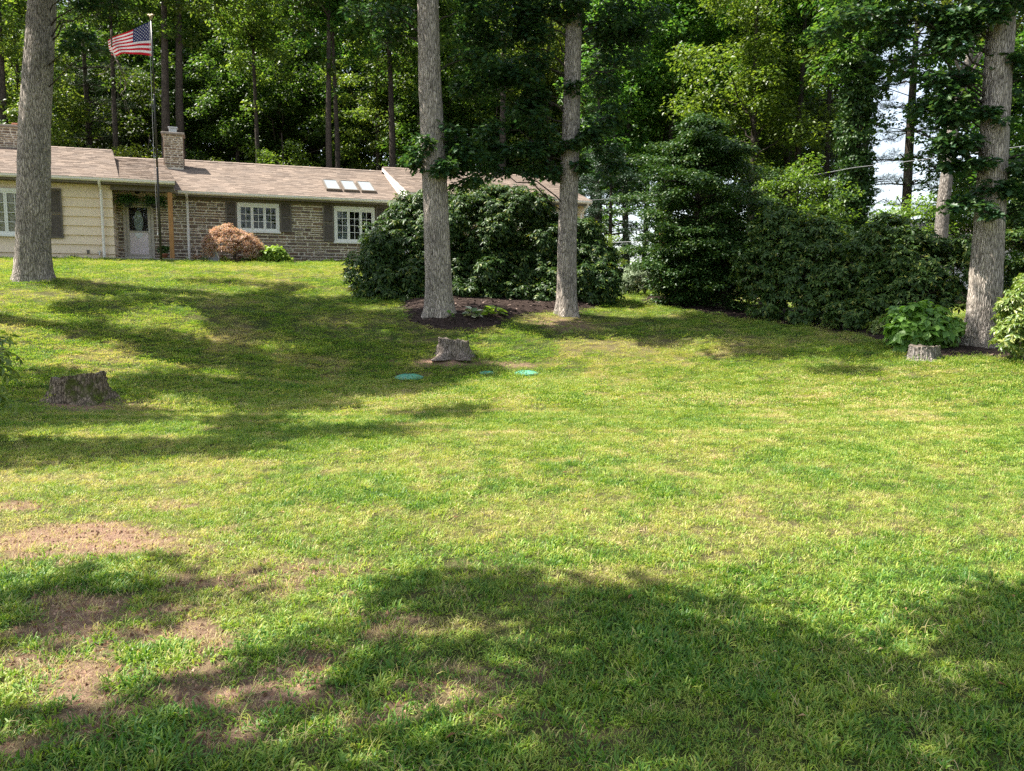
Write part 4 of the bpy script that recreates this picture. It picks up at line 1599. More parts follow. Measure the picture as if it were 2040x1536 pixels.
# trees that can be told apart
wood_tree('tall', wx(333, 45), 45, 1.0, 0, .4, 'slim dark trunk leaning slightly right, rising behind the stone chimney', (0, .03))
wood_tree('tall', wx(374, 46), 46, 1.0, 0, 2.0, 'straight dark trunk immediately right of the stone chimney')
wood_tree('tall', wx(660, 47), 47, 1.0, 1, 4.0, 'brownish trunk with dead side twigs behind the middle of the long roof')
wood_tree('broad', wx(240, 52), 52, .8, 3, 1.0, 'dark leafy tree behind the flagpole and low entry roof')
for (px, Y, s_, v, lab_) in ((676, 48, .9, 1, 'thin dark trunk close right of the brownish trunk behind the long roof'), (28, 44, 1.0, 0, 'dark trunk above the left chimney, left of the left oak'),
                             (520, 50, .85, 1, 'slim dark trunk behind the roof, midway between chimney and skylights'), (860, 48, .9, 1, 'dark trunk seen just behind the paler oak'),
                             (1000, 50, .95, 0, 'dark trunk high between the two oaks, behind the garage'), (1330, 46, .9, 1, 'dark trunk behind the top of the layered evergreen'),
                             (1500, 44, .8, 1, 'slim trunk rising right of the layered evergreen'), (1640, 44, .8, 1, 'slim trunk just left of the ivy-covered trunk'),
                             (240, 47, .9, 1, 'dark trunk between the left oak and the flagpole'), (780, 50, .9, 0, 'dark trunk above the white gable of the garage')):
    wood_tree('tall', wx(px, Y), Y, s_, v, label=lab_, group='dark slim trunks at the front of the woods')
wood_tree('pine', wx(190, 49), 49, 1.0, 0, 1.2, 'dark pine behind the flag, over the left wing of the house')
wood_tree('maple', wx(1490, 41), 41, 1.0, 0, .6, 'sunlit yellow-green maple high above the dark layered evergreen')
wood_tree('maple', wx(1320, 48), 48, .95, 0, 2.6, 'green maple rising between the slim oak and the dark layered evergreen')
wood_tree('open_pine', wx(1803, 38), 38, .95, 0, 1.1, 'sparse pine with bare horizontal branches against the white sky gap')
wood_tree('open_pine', wx(1712, 43), 43, .85, 0, 3.3, 'thin pine trunk against the bright sky, beside the ivy-covered trunk')
wood_tree('open_pine', wx(1868, 41), 41, .8, 0, 4.4, 'sparse pine at the right side of the sky gap, left of the leaning trunk')
wood_tree('tall', wx(1580, 42), 42, .9, 1, 5.0, 'thin dark woodland tree left of the ivy-covered trunk')
wood_tree('pine', wx(1640, 46), 46, 1.05, 1, 0.3, 'dark pine whose boughs hang above the ivy-covered trunk')
wood_tree('under', wx(1590, 33), 33, .8, 0, .5, 'bright green young tree beside the ivy-covered trunk, behind rhododendrons')
wood_tree('under', wx(1800, 32), 32, .75, 1, 2.5, 'low leafy tree in front of the neighbour house, below the sky gap')
wood_tree('under', wx(1205, 31), 31, .33, 1, 1.5, 'small yellow-green sapling right of the big rhododendrons, near the garage end')
wood_tree('under', wx(432, 43.5), 43.5, .8, 0, 2.2, 'sunlit young tree close behind the roof, right of the chimney')
wood_tree('under', wx(560, 48), 48, .85, 2, 3.2, 'young tree with high open crown behind the middle of the roof')
wood_tree('under', wx(772, 47.5), 47.5, .8, 1, .9, 'low bright young tree behind the roof by the white gable')
wood_tree('pine', wx(1190, 44), 44, .8, 1, 2.0, 'dark low-branched pine behind the right end of the garage')
wood_tree('broad', wx(1960, 34), 34, .85, 3, .2, 'dense dark leafy tree behind the stout right-hand oak')

# the rest of the woods
MARKS = [(-60, 'left of the left oak'), (65, 'behind the top of the left oak'), (165, 'above the left wing'), (260, 'behind the flag'), (345, 'above the stone chimney'), (430, 'right of the stone chimney'),
         (515, 'above the left stone-wall window'), (600, 'above the middle of the long roof'), (690, 'above the skylights'), (775, 'above the white gable'), (860, 'behind the paler oak'), (950, 'above the garage roof'),
         (1040, 'between the two middle oaks'), (1135, 'behind the slim oak'), (1220, 'above the garage end'), (1310, 'left of the layered evergreen'), (1400, 'above the layered evergreen'), (1500, 'right of the layered evergreen'),
         (1590, 'left of the ivy-covered trunk'), (1690, 'behind the ivy-covered trunk'), (1960, 'behind the stout right-hand oak'), (2100, 'right of the stout oak')]


def deep_label(x, y):
    px = 1020 + x / y * FPX
    mark = min(MARKS, key=lambda m: abs(m[0] - px))[1]
    row = 'second row' if y < 59 else 'third row' if y < 65 else 'fourth row' if y < 71 else 'rearmost row'
    return 'leafy tree in the %s of woods %s' % (row, mark)


cells = []
for yy in np.arange(55, 76, 9.5):
    for xx in np.arange(-52, 52, 7.6):
        x, y = xx + R.uniform(-1.8, 1.8), yy + R.uniform(-2, 2)
        q = x / y
        if y < 43 + .37 * x or abs(q) > .74: continue
        if .40 < q < .58: continue                 # open sky beyond the right-hand shrubs
        if q > .12 and R.random() < .3: continue
        cells.append((x, y))
for (x, y) in cells:
    r_ = R.random()
    if r_ < .78: wood_tree('broad', x, y, R.uniform(.62, 1.05), int(R.integers(4)), label=deep_label(x, y), group=GEN['broad'][1])
    elif r_ < .9: wood_tree('pine', x, y, R.uniform(.9, 1.1), int(R.integers(2)), label=deep_label(x, y).replace('leafy tree', 'dark pine'), group=GEN['pine'][1])
    else: wood_tree('under', x, y, R.uniform(.9, 1.3), int(R.integers(3)))
for (px, Y, s_, v, lab_) in ((20, 42, 1.0, 0, 'green young tree at the far left, behind the left stone chimney'), (110, 47, .9, 1, 'young tree behind the roof of the left wing, right of the left oak'),
                             (492, 45.5, .75, 1, 'rounded young tree behind the roof, midway between chimney and skylights'), (712, 48.5, .75, 0, 'young tree rising behind the three skylights'),
                             (850, 52, 1.1, 2, 'young tree behind the trunk of the paler oak'), (950, 50, .9, 1, 'young tree behind the garage roof, just right of the paler oak'),
                             (1060, 52, 1.0, 0, 'young tree behind the garage roof, just left of the slim oak'), (292, 46, .8, 2, 'young tree seen between the flagpole and the stone chimney'),
                             (612, 47.5, .65, 1, 'low young tree close behind the ridge, left of the skylights'), (1120, 50, .8, 0, 'young tree directly behind the slim oak'),
                             (1400, 44, .8, 0, 'young tree behind the dark layered evergreen'), (1500, 46, .9, 1, 'young tree right of the dark layered evergreen'),
                             (1660, 42, .7, 2, 'young tree just left of the ivy-covered trunk'), (1950, 40, .9, 0, 'young tree behind the stout right-hand oak'),
                             (2040, 36, .9, 1, 'young tree at the far right edge'), (1900, 44, .7, 0, 'young tree behind the leaning grey trunk')):
    wood_tree('under', wx(px, Y), Y, s_, v, label=lab_, group='young trees under the woods edge')
for (px, Y, s_, v, lab_) in ((60, 46, .85, 1, 'leafy tree behind the left oak and the left stone chimney'), (480, 54, .8, 0, 'leafy tree behind the roof, right of the stone chimney'),
                             (570, 55, .95, 3, 'leafy tree behind the middle of the roof'), (760, 54, .8, 2, 'leafy tree above the white gable'),
                             (880, 54, .95, 1, 'leafy tree behind the top of the paler oak'), (980, 53, .75, 3, 'leafy tree above the garage roof between the two oaks'),
                             (1090, 53, .95, 0, 'leafy tree behind the garage, left of the slim oak top'), (1250, 46, 1.0, 1, 'leafy tree right of the slim oak'),
                             (1400, 50, 1.1, 2, 'leafy tree high above the dark layered evergreen'), (1560, 50, 1.0, 0, 'leafy tree left of the ivy-covered trunk, further back'),
                             (1990, 42, 1.0, 1, 'leafy tree at the right edge behind the stout oak'), (150, 54, .8, 2, 'leafy tree between the left oak and the flag')):
    wood_tree('broad', wx(px, Y), Y, s_, v, label=lab_, group='leafy trees of the woods behind the house')

for yy in np.arange(62, 75, 6.0):
    for xx in np.arange(-58, 26, 6.4):
        x, y = xx + R.uniform(-1.8, 1.8), yy + R.uniform(-2, 2)
        if -.78 < x / y < .36:
            wood_tree('broad', x, y, R.uniform(1.2, 1.5), int(R.integers(4)), label=deep_label(x, y), group=GEN['broad'][1])

# far woods closing the horizon all round (one mass)
rng = np.random.default_rng(5)
cc = []
for k in range(1300):
    a = rng.uniform(0, 2 * math.pi)
    d = rng.uniform(84, 104)
    x, y = d * math.sin(a), d * math.cos(a)
    top = 24
    if y > 0 and .36 < x / y < .62: top = 6.5
    z = H(np.clip(x, -110, 110), np.clip(y, -55, 120)) + rng.uniform(0, 1) * top
    cc.append((x, y, z))
fw = leaf_mesh('far_woods', [leaf_cloud(cc, rng.uniform(1.6, 3.4, len(cc)), 110, .62, rng)], M['maple_leaf'])
tag(link('far_woods', fw), 'far belt of trees closing the view behind the woods', 'woods', kind='stuff')

# ivy-covered trunk
rng = np.random.default_rng(61)
bx, by = wx(1692, 35), 35.0
bz = H(bx, by)
iv = empty('ivy_tree', (bx, by, bz), 'dark trunk thickly covered in ivy, left of the bright sky gap', 'tree')
path = [(0, 0, -.2), (.05, 0, 6), (.1, .1, 14)]
link('trunk', join_mesh('trunk', [trunk_rings(path, [.3, .24, .08], 16, rng, .05)], M['dark_bark']), None, iv)
cc = np.array([trunk_point(path, z) + np.array([math.cos(a), math.sin(a), 0]) * rng.uniform(.3, .62) for z, a in zip(rng.uniform(.3, 12.5, 430), rng.uniform(0, 6.28, 430))])
link('ivy', leaf_mesh('ivy', [leaf_cloud(cc, rng.uniform(.25, .5, len(cc)), 70, .15, rng, tilt=1.4)], M['holly_leaf']), None, iv)
hi = ell_clusters(60, (.1, 0, 11.5), (2.6, 2.6, 3.0), rng)
link('crown', leaf_mesh('crown', [leaf_cloud(hi, rng.uniform(.5, 1.0, len(hi)), 110, .22, rng)], M['forest_leaf']), None, iv)

# pale leaning trunk behind the right-hand shrubs
bx, by = wx(1872, 30), 30.0
bz = H(bx, by)
root = empty('leaning_tree', (bx, by, bz), 'bare grey trunk leaning right, behind the rhododendrons left of the stout oak', 'tree')
e1 = at(1880, 400, 30) - np.array([bx, by, bz]); e2 = at(1900, 250, 30) - np.array([bx, by, bz])
path = [(0, 0, -.2), tuple(e1), tuple(e2), (e2[0] + .8, e2[1], e2[2] + 5)]
rng = np.random.default_rng(62)
cl = ell_clusters(40, (path[-1][0], 0, path[-1][2]), (2.4, 2.2, 2.4), rng)
parts = [trunk_rings(path, [.25, .22, .19, .06], 24, rng, .05)] + [limb(trunk_point(path, max(5, q[2] - 2)), q, .06, .015, rng) for q in cl[::4]]
link('trunk', join_mesh('trunk', parts, M['grey_bark']), None, root)
link('crown', leaf_mesh('crown', [leaf_cloud(cl, rng.uniform(.5, 1, len(cl)), 110, .22, rng)], M['forest_leaf']), None, root)

# dark layered evergreen
def layered_evergreen(px, Y, zt, wide, label, seed, leaf='holly_leaf', n=420, base_r=.70, per=125):
    rng = np.random.default_rng(seed)
    bx, by = wx(px, Y), Y
    bz = H(bx, by)
    root = empty('evergreen_tree', (bx, by, bz), label, 'tree')
    Hh = zt - bz
    cc, parts = [], [trunk_rings([(0, 0, -.2), (0, 0, Hh * .9)], [.14, .03], 12, rng, .04)]
    for k in range(n):
        t = rng.random() ** .85
        z = .15 + t * (Hh - .3)
        r = wide * (base_r + .6 * math.sin(min(1, t * 1.6) * math.pi * .5) * 1.0) * (1 - t ** 3.8) * .98
        a = rng.uniform(0, 6.28)
        z = z * .35 + .65 * (round(z / .55) * .55 + .12 * math.sin(a * 2 + z))
        r *= .82 + .28 * math.sin(a * 3 + round(z / .55) * 2.1)
        f = rng.random() ** .35
        p = np.array([r * f * math.cos(a), r * f * math.sin(a), z + .18 * math.sin(a * 3 + z * 4)])
        cc.append(p)
        if k % 6 == 0:
            parts.append(limb((0, 0, max(.3, z - .2)), p, .03, .006, rng, .0, 4, 4))
    cc = np.array(cc)
    rad = np.stack([rng.uniform(.3, .5, n), rng.uniform(.3, .5, n), rng.uniform(.12, .2, n)], 1)
    link('trunk', join_mesh('trunk', parts, M['dark_bark']), None, root)
    link('crown', leaf_mesh('crown', [leaf_cloud(cc, rad, per, .10, rng, tilt=.5, droop=.35, hollow=.1)], M[leaf]), None, root)
    return root


layered_evergreen(1385, 25.5, 7.05, 2.15, 'broad dark layered evergreen right of the lawn gap, taller than the shrubs', 71, n=620)
layered_evergreen(1352, 24.6, 3.6, .85, 'low dark evergreen bough mass at the left foot of the layered tree', 72, n=150, per=100)
layered_evergreen(1445, 24.2, 3.9, 1.3, 'low dark evergreen bough mass at the right foot of the layered tree', 75, n=210, per=100)
layered_evergreen(2050, 20.5, 4.6, 1.2, 'dull green evergreen behind the stout oak at the right edge', 73, 'rhodo_leaf', 170)
layered_evergreen(1215, 40, 9.0, 2.4, 'dark hemlock beyond the right end of the garage', 74, 'pine_leaf', 260, per=80)

# ------------------------------------------------------------------ rhododendrons and other shrubs
def rosette(rng, n=9, w=.34, droop=(.0, .75)):
    vs, fs = [], []
    for k in range(n):
        a = 2 * math.pi * k / n * 1.0 + rng.normal(0, .25)
        e = -rng.uniform(*droop)
        l = rng.uniform(.75, 1.15)
        d = np.array([math.cos(a) * math.cos(e), math.sin(a) * math.cos(e), math.sin(e)])
        s = np.cross((0, 0, 1), d); s /= np.linalg.norm(s)
        u = np.cross(d, s)
        b = len(vs)
        vs += [d * .06, d * l * .5 + s * w * l * .5 + u * .06, d * l - u * .08, d * l * .5 - s * w * l * .5 + u * .06]
        fs += [(b, b + 1, b + 2), (b, b + 2, b + 3)]
    return np.array(vs), np.array(fs)


def shrub(name, lumps, leaf, label, seed, size=.15, dens=58, cat='shrub', group=None, n=9, w=.34, droop=(.0, .75), inner=.35, gap=.0, wood='twig', ground=None):
    """lumps: (x,y,z,rx,ry,rz). rosettes of leaves over a skin of overlapping lumps, on branching stems"""
    rng = np.random.default_rng(seed)
    Lp = np.array(lumps, float)
    sub = []                                   # side shoots that break the outline
    for (x, y, z, rx, ry, rz) in Lp:
        for _ in range(6 if rx > .5 else 2):
            d = rng.normal(size=3)
            d /= np.linalg.norm(d)
            d[2] = abs(d[2]) * .9
            q = rng.uniform(.2, .36) * rx
            sub.append((x + d[0] * rx * 1.02, y + d[1] * ry * 1.02, z + d[2] * rz * 1.02, q, q, q * rng.uniform(.7, 1.3)))
    main_n = len(Lp)
    Lp = np.concatenate([Lp, np.array(sub)])
    bx, by = Lp[:main_n, 0].mean(), Lp[:main_n, 1].mean()
    b = np.array([bx, by, H(bx, by) if ground is None else ground])
    root = empty(name, b, label, cat, group)
    P_, Nn = [], []
    for i, (x, y, z, rx, ry, rz) in enumerate(Lp):
        area = 4 * math.pi * ((rx * ry) ** 1.6 / 3 + (rx * rz) ** 1.6 / 3 + (ry * rz) ** 1.6 / 3) ** (1 / 1.6)
        for (frac, cnt) in ((1.0, int(area * dens)), (.72, int(area * dens * inner))):
            d = rng.normal(size=(cnt, 3))
            d /= np.linalg.norm(d, axis=1, keepdims=True)
            rr = frac + rng.normal(0, .09, (cnt, 1)) + .17 * np.sin(d[:, :1] * 7 + i) * np.sin(d[:, 2:] * 6 + d[:, 1:2] * 5)
            p = np.array([x, y, z]) + d * rr * np.array([rx, ry, rz])
            P_.append(p)
            Nn.append(d)
    P_, Nn = np.concatenate(P_), np.concatenate(Nn)
    deep = np.zeros(len(P_), bool)
    for (x, y, z, rx, ry, rz) in Lp:
        q = np.sqrt((((P_ - np.array([x, y, z])) / np.array([rx, ry, rz])) ** 2).sum(1))
        deep |= q < .55
    gz = hz(P_[:, 0], P_[:, 1])
    keep = ~deep & (P_[:, 2] > gz + .06)
    if gap:
        keep &= fbm(P_[:, 0] * 1.5 + P_[:, 1], P_[:, 2] * 1.9, seed, 3) > gap
    P_, Nn = P_[keep], Nn[keep]
    nrm = Nn * .55 + np.array([0, 0, .75]) + rng.normal(0, .22, Nn.shape)
    out = []
    grp = rng.integers(0, 4, len(P_))
    for g in range(4):
        tv, tf = rosette(rng, n, w, droop)
        s = np.nonzero(grp == g)[0]
        if not len(s): continue
        M3 = frames(nrm[s], rng.normal(size=(len(s), 3))) * (size * rng.uniform(.7, 1.25, len(s)))[:, None, None]
        out.append(stamp(tv, tf, M3, P_[s] - b))
    parts = []
    for (x, y, z, rx, ry, rz) in Lp[:main_n]:
        f = np.array([x * .6 + bx * .4, y * .6 + by * .4, 0])
        f[2] = H(f[0], f[1]) - .05
        c = np.array([x, y, z])
        parts.append(limb(f - b, c - b, .045, .025, rng, 0, 6, 6))
        for _ in range(6):
            d = rng.normal(size=3); d /= np.linalg.norm(d); d[2] = abs(d[2]) * .8
            parts.append(limb(c - b, c + d * np.array([rx, ry, rz]) * .85 - b, .02, .006, rng, 0, 4, 4))
    link('stems', join_mesh('stems', parts, M[wood]), None, root)
    link('leaves', leaf_mesh('leaves', out, M[leaf]), None, root)
    return root


def lump(px, py, Y, r, rz=None, ry=None):
    p = at(px, py, Y)
    return (p[0], p[1], p[2], r, ry or r * .9, rz or r * .85)


G_R = 'dark rhododendrons around the two oaks'
shrub('rhododendron', [lump(748, 535, 23.6, .82), lump(805, 495, 24.2, 1.15), lump(855, 455, 24.6, 1.1), lump(790, 565, 23.4, .95, .7), lump(760, 590, 22.8, .6, .4), lump(830, 595, 22.8, .6, .4), lump(845, 555, 23.6, .95)], 'rhodo_leaf',
      'dark rhododendron at the left end of the clump, reaching towards the stone wall', 81, group=G_R)
shrub('rhododendron', [lump(935, 470, 24.6, 1.45, 1.25), lump(1015, 450, 24.9, 1.25, 1.15), lump(1075, 500, 24.6, 1.1), lump(985, 548, 24.0, 1.2, .9), lump(910, 555, 23.8, 1.0, .8), lump(1075, 560, 24.0, 1.0, .8), lump(960, 408, 24.9, .75, .6), lump(930, 588, 23.0, .6, .4), lump(1010, 590, 23.1, .6, .4), lump(1080, 592, 23.2, .55, .4)], 'rhodo_leaf',
      'tallest rhododendron of the clump, filling the space between the two oaks', 82, group=G_R)
shrub('rhododendron', [lump(1165, 525, 24.4, .85), lump(1190, 565, 23.8, .72), lump(1150, 480, 24.8, .75), lump(1140, 570, 23.9, .7)], 'rhodo_leaf',
      'smaller rhododendron right of the slim oak, at the end of the clump', 83, group=G_R)
G_S = 'rhododendrons along the right-hand bed'
shrub('rhododendron', [lump(1570, 480, 22.8, 1.0), lump(1535, 545, 22.6, .95), lump(1620, 555, 21.8, 1.0), lump(1525, 608, 21.8, .5, .34), lump(1600, 622, 21.0, .45, .3), lump(1640, 500, 22.3, .85)], 'rhodo_lifted',
      'rounded rhododendron next to the dark layered evergreen, bare underneath', 84, group=G_S, gap=.36, dens=50)
shrub('rhododendron', [lump(1725, 535, 21, 1.0), lump(1805, 520, 20.6, 1.0), lump(1880, 540, 20.2, .95), lump(1690, 628, 20.0, .5, .36), lump(1755, 600, 20.2, .62), lump(1660, 585, 21, .55), lump(1830, 590, 19.8, .8), lump(1760, 480, 21.3, .7)], 'rhodo_lifted',
      'long dark rhododendron behind the hydrangea and left of the stout oak', 85, group=G_S, gap=.36, dens=50)
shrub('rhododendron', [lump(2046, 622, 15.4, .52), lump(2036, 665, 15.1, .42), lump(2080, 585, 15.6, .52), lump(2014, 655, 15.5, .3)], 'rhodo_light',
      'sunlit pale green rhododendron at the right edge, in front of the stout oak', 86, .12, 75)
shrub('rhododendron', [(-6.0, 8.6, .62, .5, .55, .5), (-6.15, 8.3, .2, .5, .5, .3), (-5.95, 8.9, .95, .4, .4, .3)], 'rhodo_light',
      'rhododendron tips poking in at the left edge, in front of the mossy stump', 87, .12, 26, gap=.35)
shrub('hydrangea', [lump(1835, 652, 16.9, .60, .48), lump(1805, 662, 16.7, .38, .32), lump(1868, 662, 16.8, .38, .32), lump(1838, 628, 17.0, .36, .30)], 'hydrangea_leaf',
      'big-leaved green hydrangea mound behind the small stump, near the stout oak', 88, .20, 34, 'shrub', n=6, w=.66, droop=(.1, .8), inner=.6)
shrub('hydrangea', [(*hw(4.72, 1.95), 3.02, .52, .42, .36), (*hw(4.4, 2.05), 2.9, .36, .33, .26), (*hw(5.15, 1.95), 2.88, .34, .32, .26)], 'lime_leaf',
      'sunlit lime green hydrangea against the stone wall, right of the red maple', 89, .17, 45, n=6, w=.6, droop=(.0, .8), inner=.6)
shrub('pale_shrub', [lump(1270, 553, 27.5, .5, .42), lump(1248, 566, 27.3, .32, .26), lump(1290, 560, 27.6, .36, .3)], 'pale_leaf',
      'pale grey-green bush at the far end of the grass gap between the shrubs', 90, .11, 80, n=8, w=.3, droop=(-.9, .3))
shrub('low_shrub', [lump(1660, 640, 20.2, .3, .2), lump(1755, 650, 19.0, .3, .22), lump(1900, 660, 17.6, .35, .32)], 'rhodo_light',
      'light green low growth glimpsed beneath the right-hand rhododendrons', 91, .1, 70)

# weeping red maple by the wall
rng = np.random.default_rng(95)
mx_, my_ = hw(3.42, 1.9)
mz_ = H(mx_, my_)
rm = empty('red_maple', (mx_, my_, mz_), 'weeping rust-red Japanese maple under the left stone-wall window', 'tree')
cc = []
for k in range(200):
    a, t = rng.uniform(0, 6.28), rng.random()
    r = 1.02 * math.sqrt(t)
    z = 1.22 - .72 * t ** 1.5 + rng.normal(0, .04)
    cc.append((r * math.cos(a) * 1.05, r * math.sin(a) * .75, z * (1 - .1 * math.cos(a))))
    if t > .6:
        cc.append((r * math.cos(a) * 1.1, r * math.sin(a) * .8, z - .28))
cc = np.array(cc)
rot = np.array([[UX, -UY, 0], [UY, UX, 0], [0, 0, 1]])
cc = cc @ rot.T
LACE_V = LEAF4_V * np.array([1, .45, 1])
link('crown', leaf_mesh('crown', [leaf_cloud(cc, np.full(len(cc), .14), 60, .085, rng, LACE_V, LEAF4_F, .6, 1.0, .1)], M['red_maple_leaf']), None, rm)
link('trunk', join_mesh('trunk', [limb((0, 0, -.05), (.05, 0, .7), .06, .04, rng)] + [limb((.05, 0, .6), q, .025, .006, rng) for q in cc[::14]], M['twig']), None, rm)


# small plants
def leafy_plant(name, x, y, label, leaf, seed, n, size, spread, height, w=.5, cat='plant', z=None, TV=OVAL_V, group=None):
    rng = np.random.default_rng(seed)
    z = H(x, y) if z is None else z
    root = empty(name, (x, y, z), label, cat, group)
    a = rng.uniform(0, 6.28, n)
    t = rng.random(n) ** .6
    P_ = np.stack([np.cos(a) * spread * t * .75, np.sin(a) * spread * t * .75, height * (1 - .6 * t) * rng.uniform(.5, 1, n)], 1)
    d = np.stack([np.cos(a), np.sin(a), .5 - 1.1 * t], 1) + rng.normal(0, .25, (n, 3))
    nrm = np.stack([-np.cos(a) * .3 * (1 - t) + rng.normal(0, .3, n), -np.sin(a) * .3 + rng.normal(0, .3, n), np.ones(n)], 1)
    M3 = frames(nrm, d) * (size * rng.uniform(.7, 1.2, n))[:, None, None]
    V, F = stamp(TV * np.array([1, w / .5, 1]), OVAL_F, M3, P_)
    link('leaves', leaf_mesh('leaves', [(V, F)], M[leaf]), None, root)
    mb = []
    for p in P_[:: max(1, n // 14)]:
        mb.append(limb((0, 0, -.02), p, .008, .004, rng, 0, 4, 4))
    link('stems', join_mesh('stems', mb, M['twig']), None, root)
    return root


p = gp(940, 640); leafy_plant('hosta', p[0], p[1], 'white-edged hosta in the mulch right of the pale oak', 'hosta_white', 101, 26, .20, .17, .26, .62, z=p[2] + .08)
p = gp(985, 636); leafy_plant('hosta', p[0], p[1], 'yellow-green hosta at the mulch edge, right of the white-edged one', 'lime_leaf', 102, 30, .22, .24, .26, .55, z=p[2] + .08)
p = gp(897, 648); leafy_plant('sapling_plant', p[0], p[1], 'spindly seedling in the mulch in front of the pale oak', 'hydrangea_leaf', 103, 9, .14, .1, .42, .6, z=p[2] + .08)
for (u, v, leaf, n, s, sp_r, h, lab, sd_) in ((2.05, 1.7, 'red_maple_leaf', 60, .09, .16, .34, 'reddish bedding plant at the foot of the white downspout', 111), (2.38, 2.0, 'pale_leaf', 70, .09, .2, .3, 'pale leafy plant between downspout and red maple', 112),
                                            (3.1, 2.35, 'lime_leaf', 70, .09, .22, .26, 'light green plant in front of the red maple trunk', 113), (3.8, 2.4, 'fern_leaf', 60, .1, .22, .26, 'green bedding plant at the right foot of the red maple', 114),
                                            (7.1, 1.0, 'lime_leaf', 70, .13, .34, .22, 'yellow-green low plant below the right stone-wall window', 115), (7.75, 1.0, 'lime_leaf', 60, .13, .3, .24, 'yellow-green low plant beside the big rhododendron at the wall', 116),
                                            (-2.0, 1.6, 'fern_leaf', 40, .09, .18, .16, 'small green weed at the foot of the cream siding', 117)):
    x, y = hw(u, v)
    leafy_plant('bedding_plant', x, y, lab, leaf, sd_, n, s, sp_r, h)

# grey slanted garden box under the maple
x, y = hw(2.68, 1.9)
gb = empty('garden_box', (x, y, H(x, y)), 'grey slanted garden box half hidden at the left of the red maple', 'garden box', rz=TH)
MB().hexa([(-.16, -.14, 0), (.22, -.14, 0), (.22, .14, 0), (-.16, .14, 0), (-.24, -.12, .52), (.06, -.12, .52), (.06, .12, .52), (-.24, .12, .52)]).build('box_body', M['grey_paint'], gb, bevel=.01)
MB().hexa([(.225, -.17, -.01), (.26, -.17, -.01), (.26, .15, -.01), (.225, .15, -.01), (.06, -.15, .55), (.10, -.15, .55), (.10, .13, .55), (.06, .13, .55)]).build('side_panel', M['white_trim'], gb)
MB().box(-.27, .12, -.15, .14, .52, .56).build('lid', M['grey_paint'], gb)

# hanging ferns and pot in the porch
def hanging_fern(u, v, z, label, seed):
    rng = np.random.default_rng(seed)
    x, y = hw(u, v)
    root = empty('hanging_fern', (x, y, z), label, 'hanging plant', 'fern baskets hung in the porch')
    MB().lathe([(.02, -.15), (.10, -.14), (.15, -.04), (.16, 0), (.15, .0), (.13, -.01)], 16).build('basket', M['black_metal'], root, True)
    wr = MB()
    top = (0, 0, 5.42 - z)
    for k in range(3):
        a = k * 2.094
        wr.tube([(.155 * math.cos(a), .155 * math.sin(a), 0), top], .004, 4)
    wr.build('hanger', M['black_metal'], root)
    Vs, n = [], 120
    P_, D_, N_, S_ = [], [], [], []
    for k in range(n):
        a = rng.uniform(0, 6.28)
        up = rng.uniform(.05, .32)
        out = rng.uniform(.30, .58)
        fall = rng.uniform(.02, .30)
        for t in np.linspace(.12, 1, 9):
            p = np.array([math.cos(a) * out * t, math.sin(a) * out * t, up * math.sin(t * math.pi * .75) * 1.1 - fall * t * t])
            for sgn in (-1, 1):
                P_.append(p)
                D_.append((math.cos(a + sgn * 1.25), math.sin(a + sgn * 1.25), -.15))
                N_.append((rng.normal(0, .25), rng.normal(0, .25), 1))
                S_.append(.115 * (1.15 - .6 * t))
    M3 = frames(np.array(N_), np.array(D_)) * np.array(S_)[:, None, None]
    V, F = stamp(LEAF4_V, LEAF4_F, M3, np.array(P_))
    link('fronds', leaf_mesh('fronds', [(V, F)], M['fern_leaf']), None, root)


hanging_fern(-.23, 1.0, 4.88, 'left hanging fern basket in the porch, nearer the cream siding', 121)
hanging_fern(.70, 1.0, 4.88, 'right hanging fern basket in the porch, nearer the cedar post', 122)
x, y = hw(.95, .8)
pot = empty('potted_plant', (x, y, 2.856), 'small bushy plant in terracotta pot on the stoop beside the cedar post', 'potted plant')
MB().lathe([(.0, 0), (.09, 0), (.13, .16), (.145, .16), (.145, .2), (.12, .2), (.11, .17)], 16).build('pot', M['terracotta'], pot, True)
rng = np.random.default_rng(123)
cc = ell_clusters(24, (0, 0, .36), (.2, .2, .15), rng)
link('foliage', leaf_mesh('foliage', [leaf_cloud(cc, np.full(len(cc), .09), 26, .07, rng)], M['fern_leaf']), None, pot)

# ------------------------------------------------------------------ flagpole and flag
pb = at(321, 520, 28.9)
pt_ = at(301, 40, 28.9)
fp = empty('flagpole', (pb[0], pb[1], H(pb[0], pb[1]) - .05), 'tall black flagpole with rope on the lawn in front of the porch', 'flagpole')
hgt = pt_[2] - fp.location.z
dx = pt_[0] - pb[0]
fpm = MB()
fpm.tube([(0, 0, 0), (dx * .4, 0, hgt * .4), (dx * .402, 0, hgt * .402)], [.042, .038, .034], 12)
fpm.tube([(dx * .402, 0, hgt * .402), (dx * .7, 0, hgt * .7), (dx * .702, 0, hgt * .702)], [.033, .031, .026], 12)
fpm.tube([(dx * .702, 0, hgt * .702), (dx, 0, hgt)], [.026, .022], 12)
fpm.build('pole', M['black_metal'], fp, True)
MB().tube([(dx - .05, -.05, hgt - .05), (dx * .5 - .085, -.03, hgt * .5), (-.06, -.05, 1.1)], .006, 5).build('rope', M['rope'], fp)
cl = MB()
cl.box(-.09, -.04, -.03, .03, 1.03, 1.07)
cl.tube([(-.065, -.04, 1.0), (-.065, -.04, 1.15)], .012, 6)
cl.build('cleat', M['steel'], fp)
fin = MB()
fin.lathe([(.03, 0), (.045, .02), (.02, .05), (.03, .07), (.06, .10), (.06, .14), (.03, .17), (.0, .175)], 14, (dx, 0, hgt))
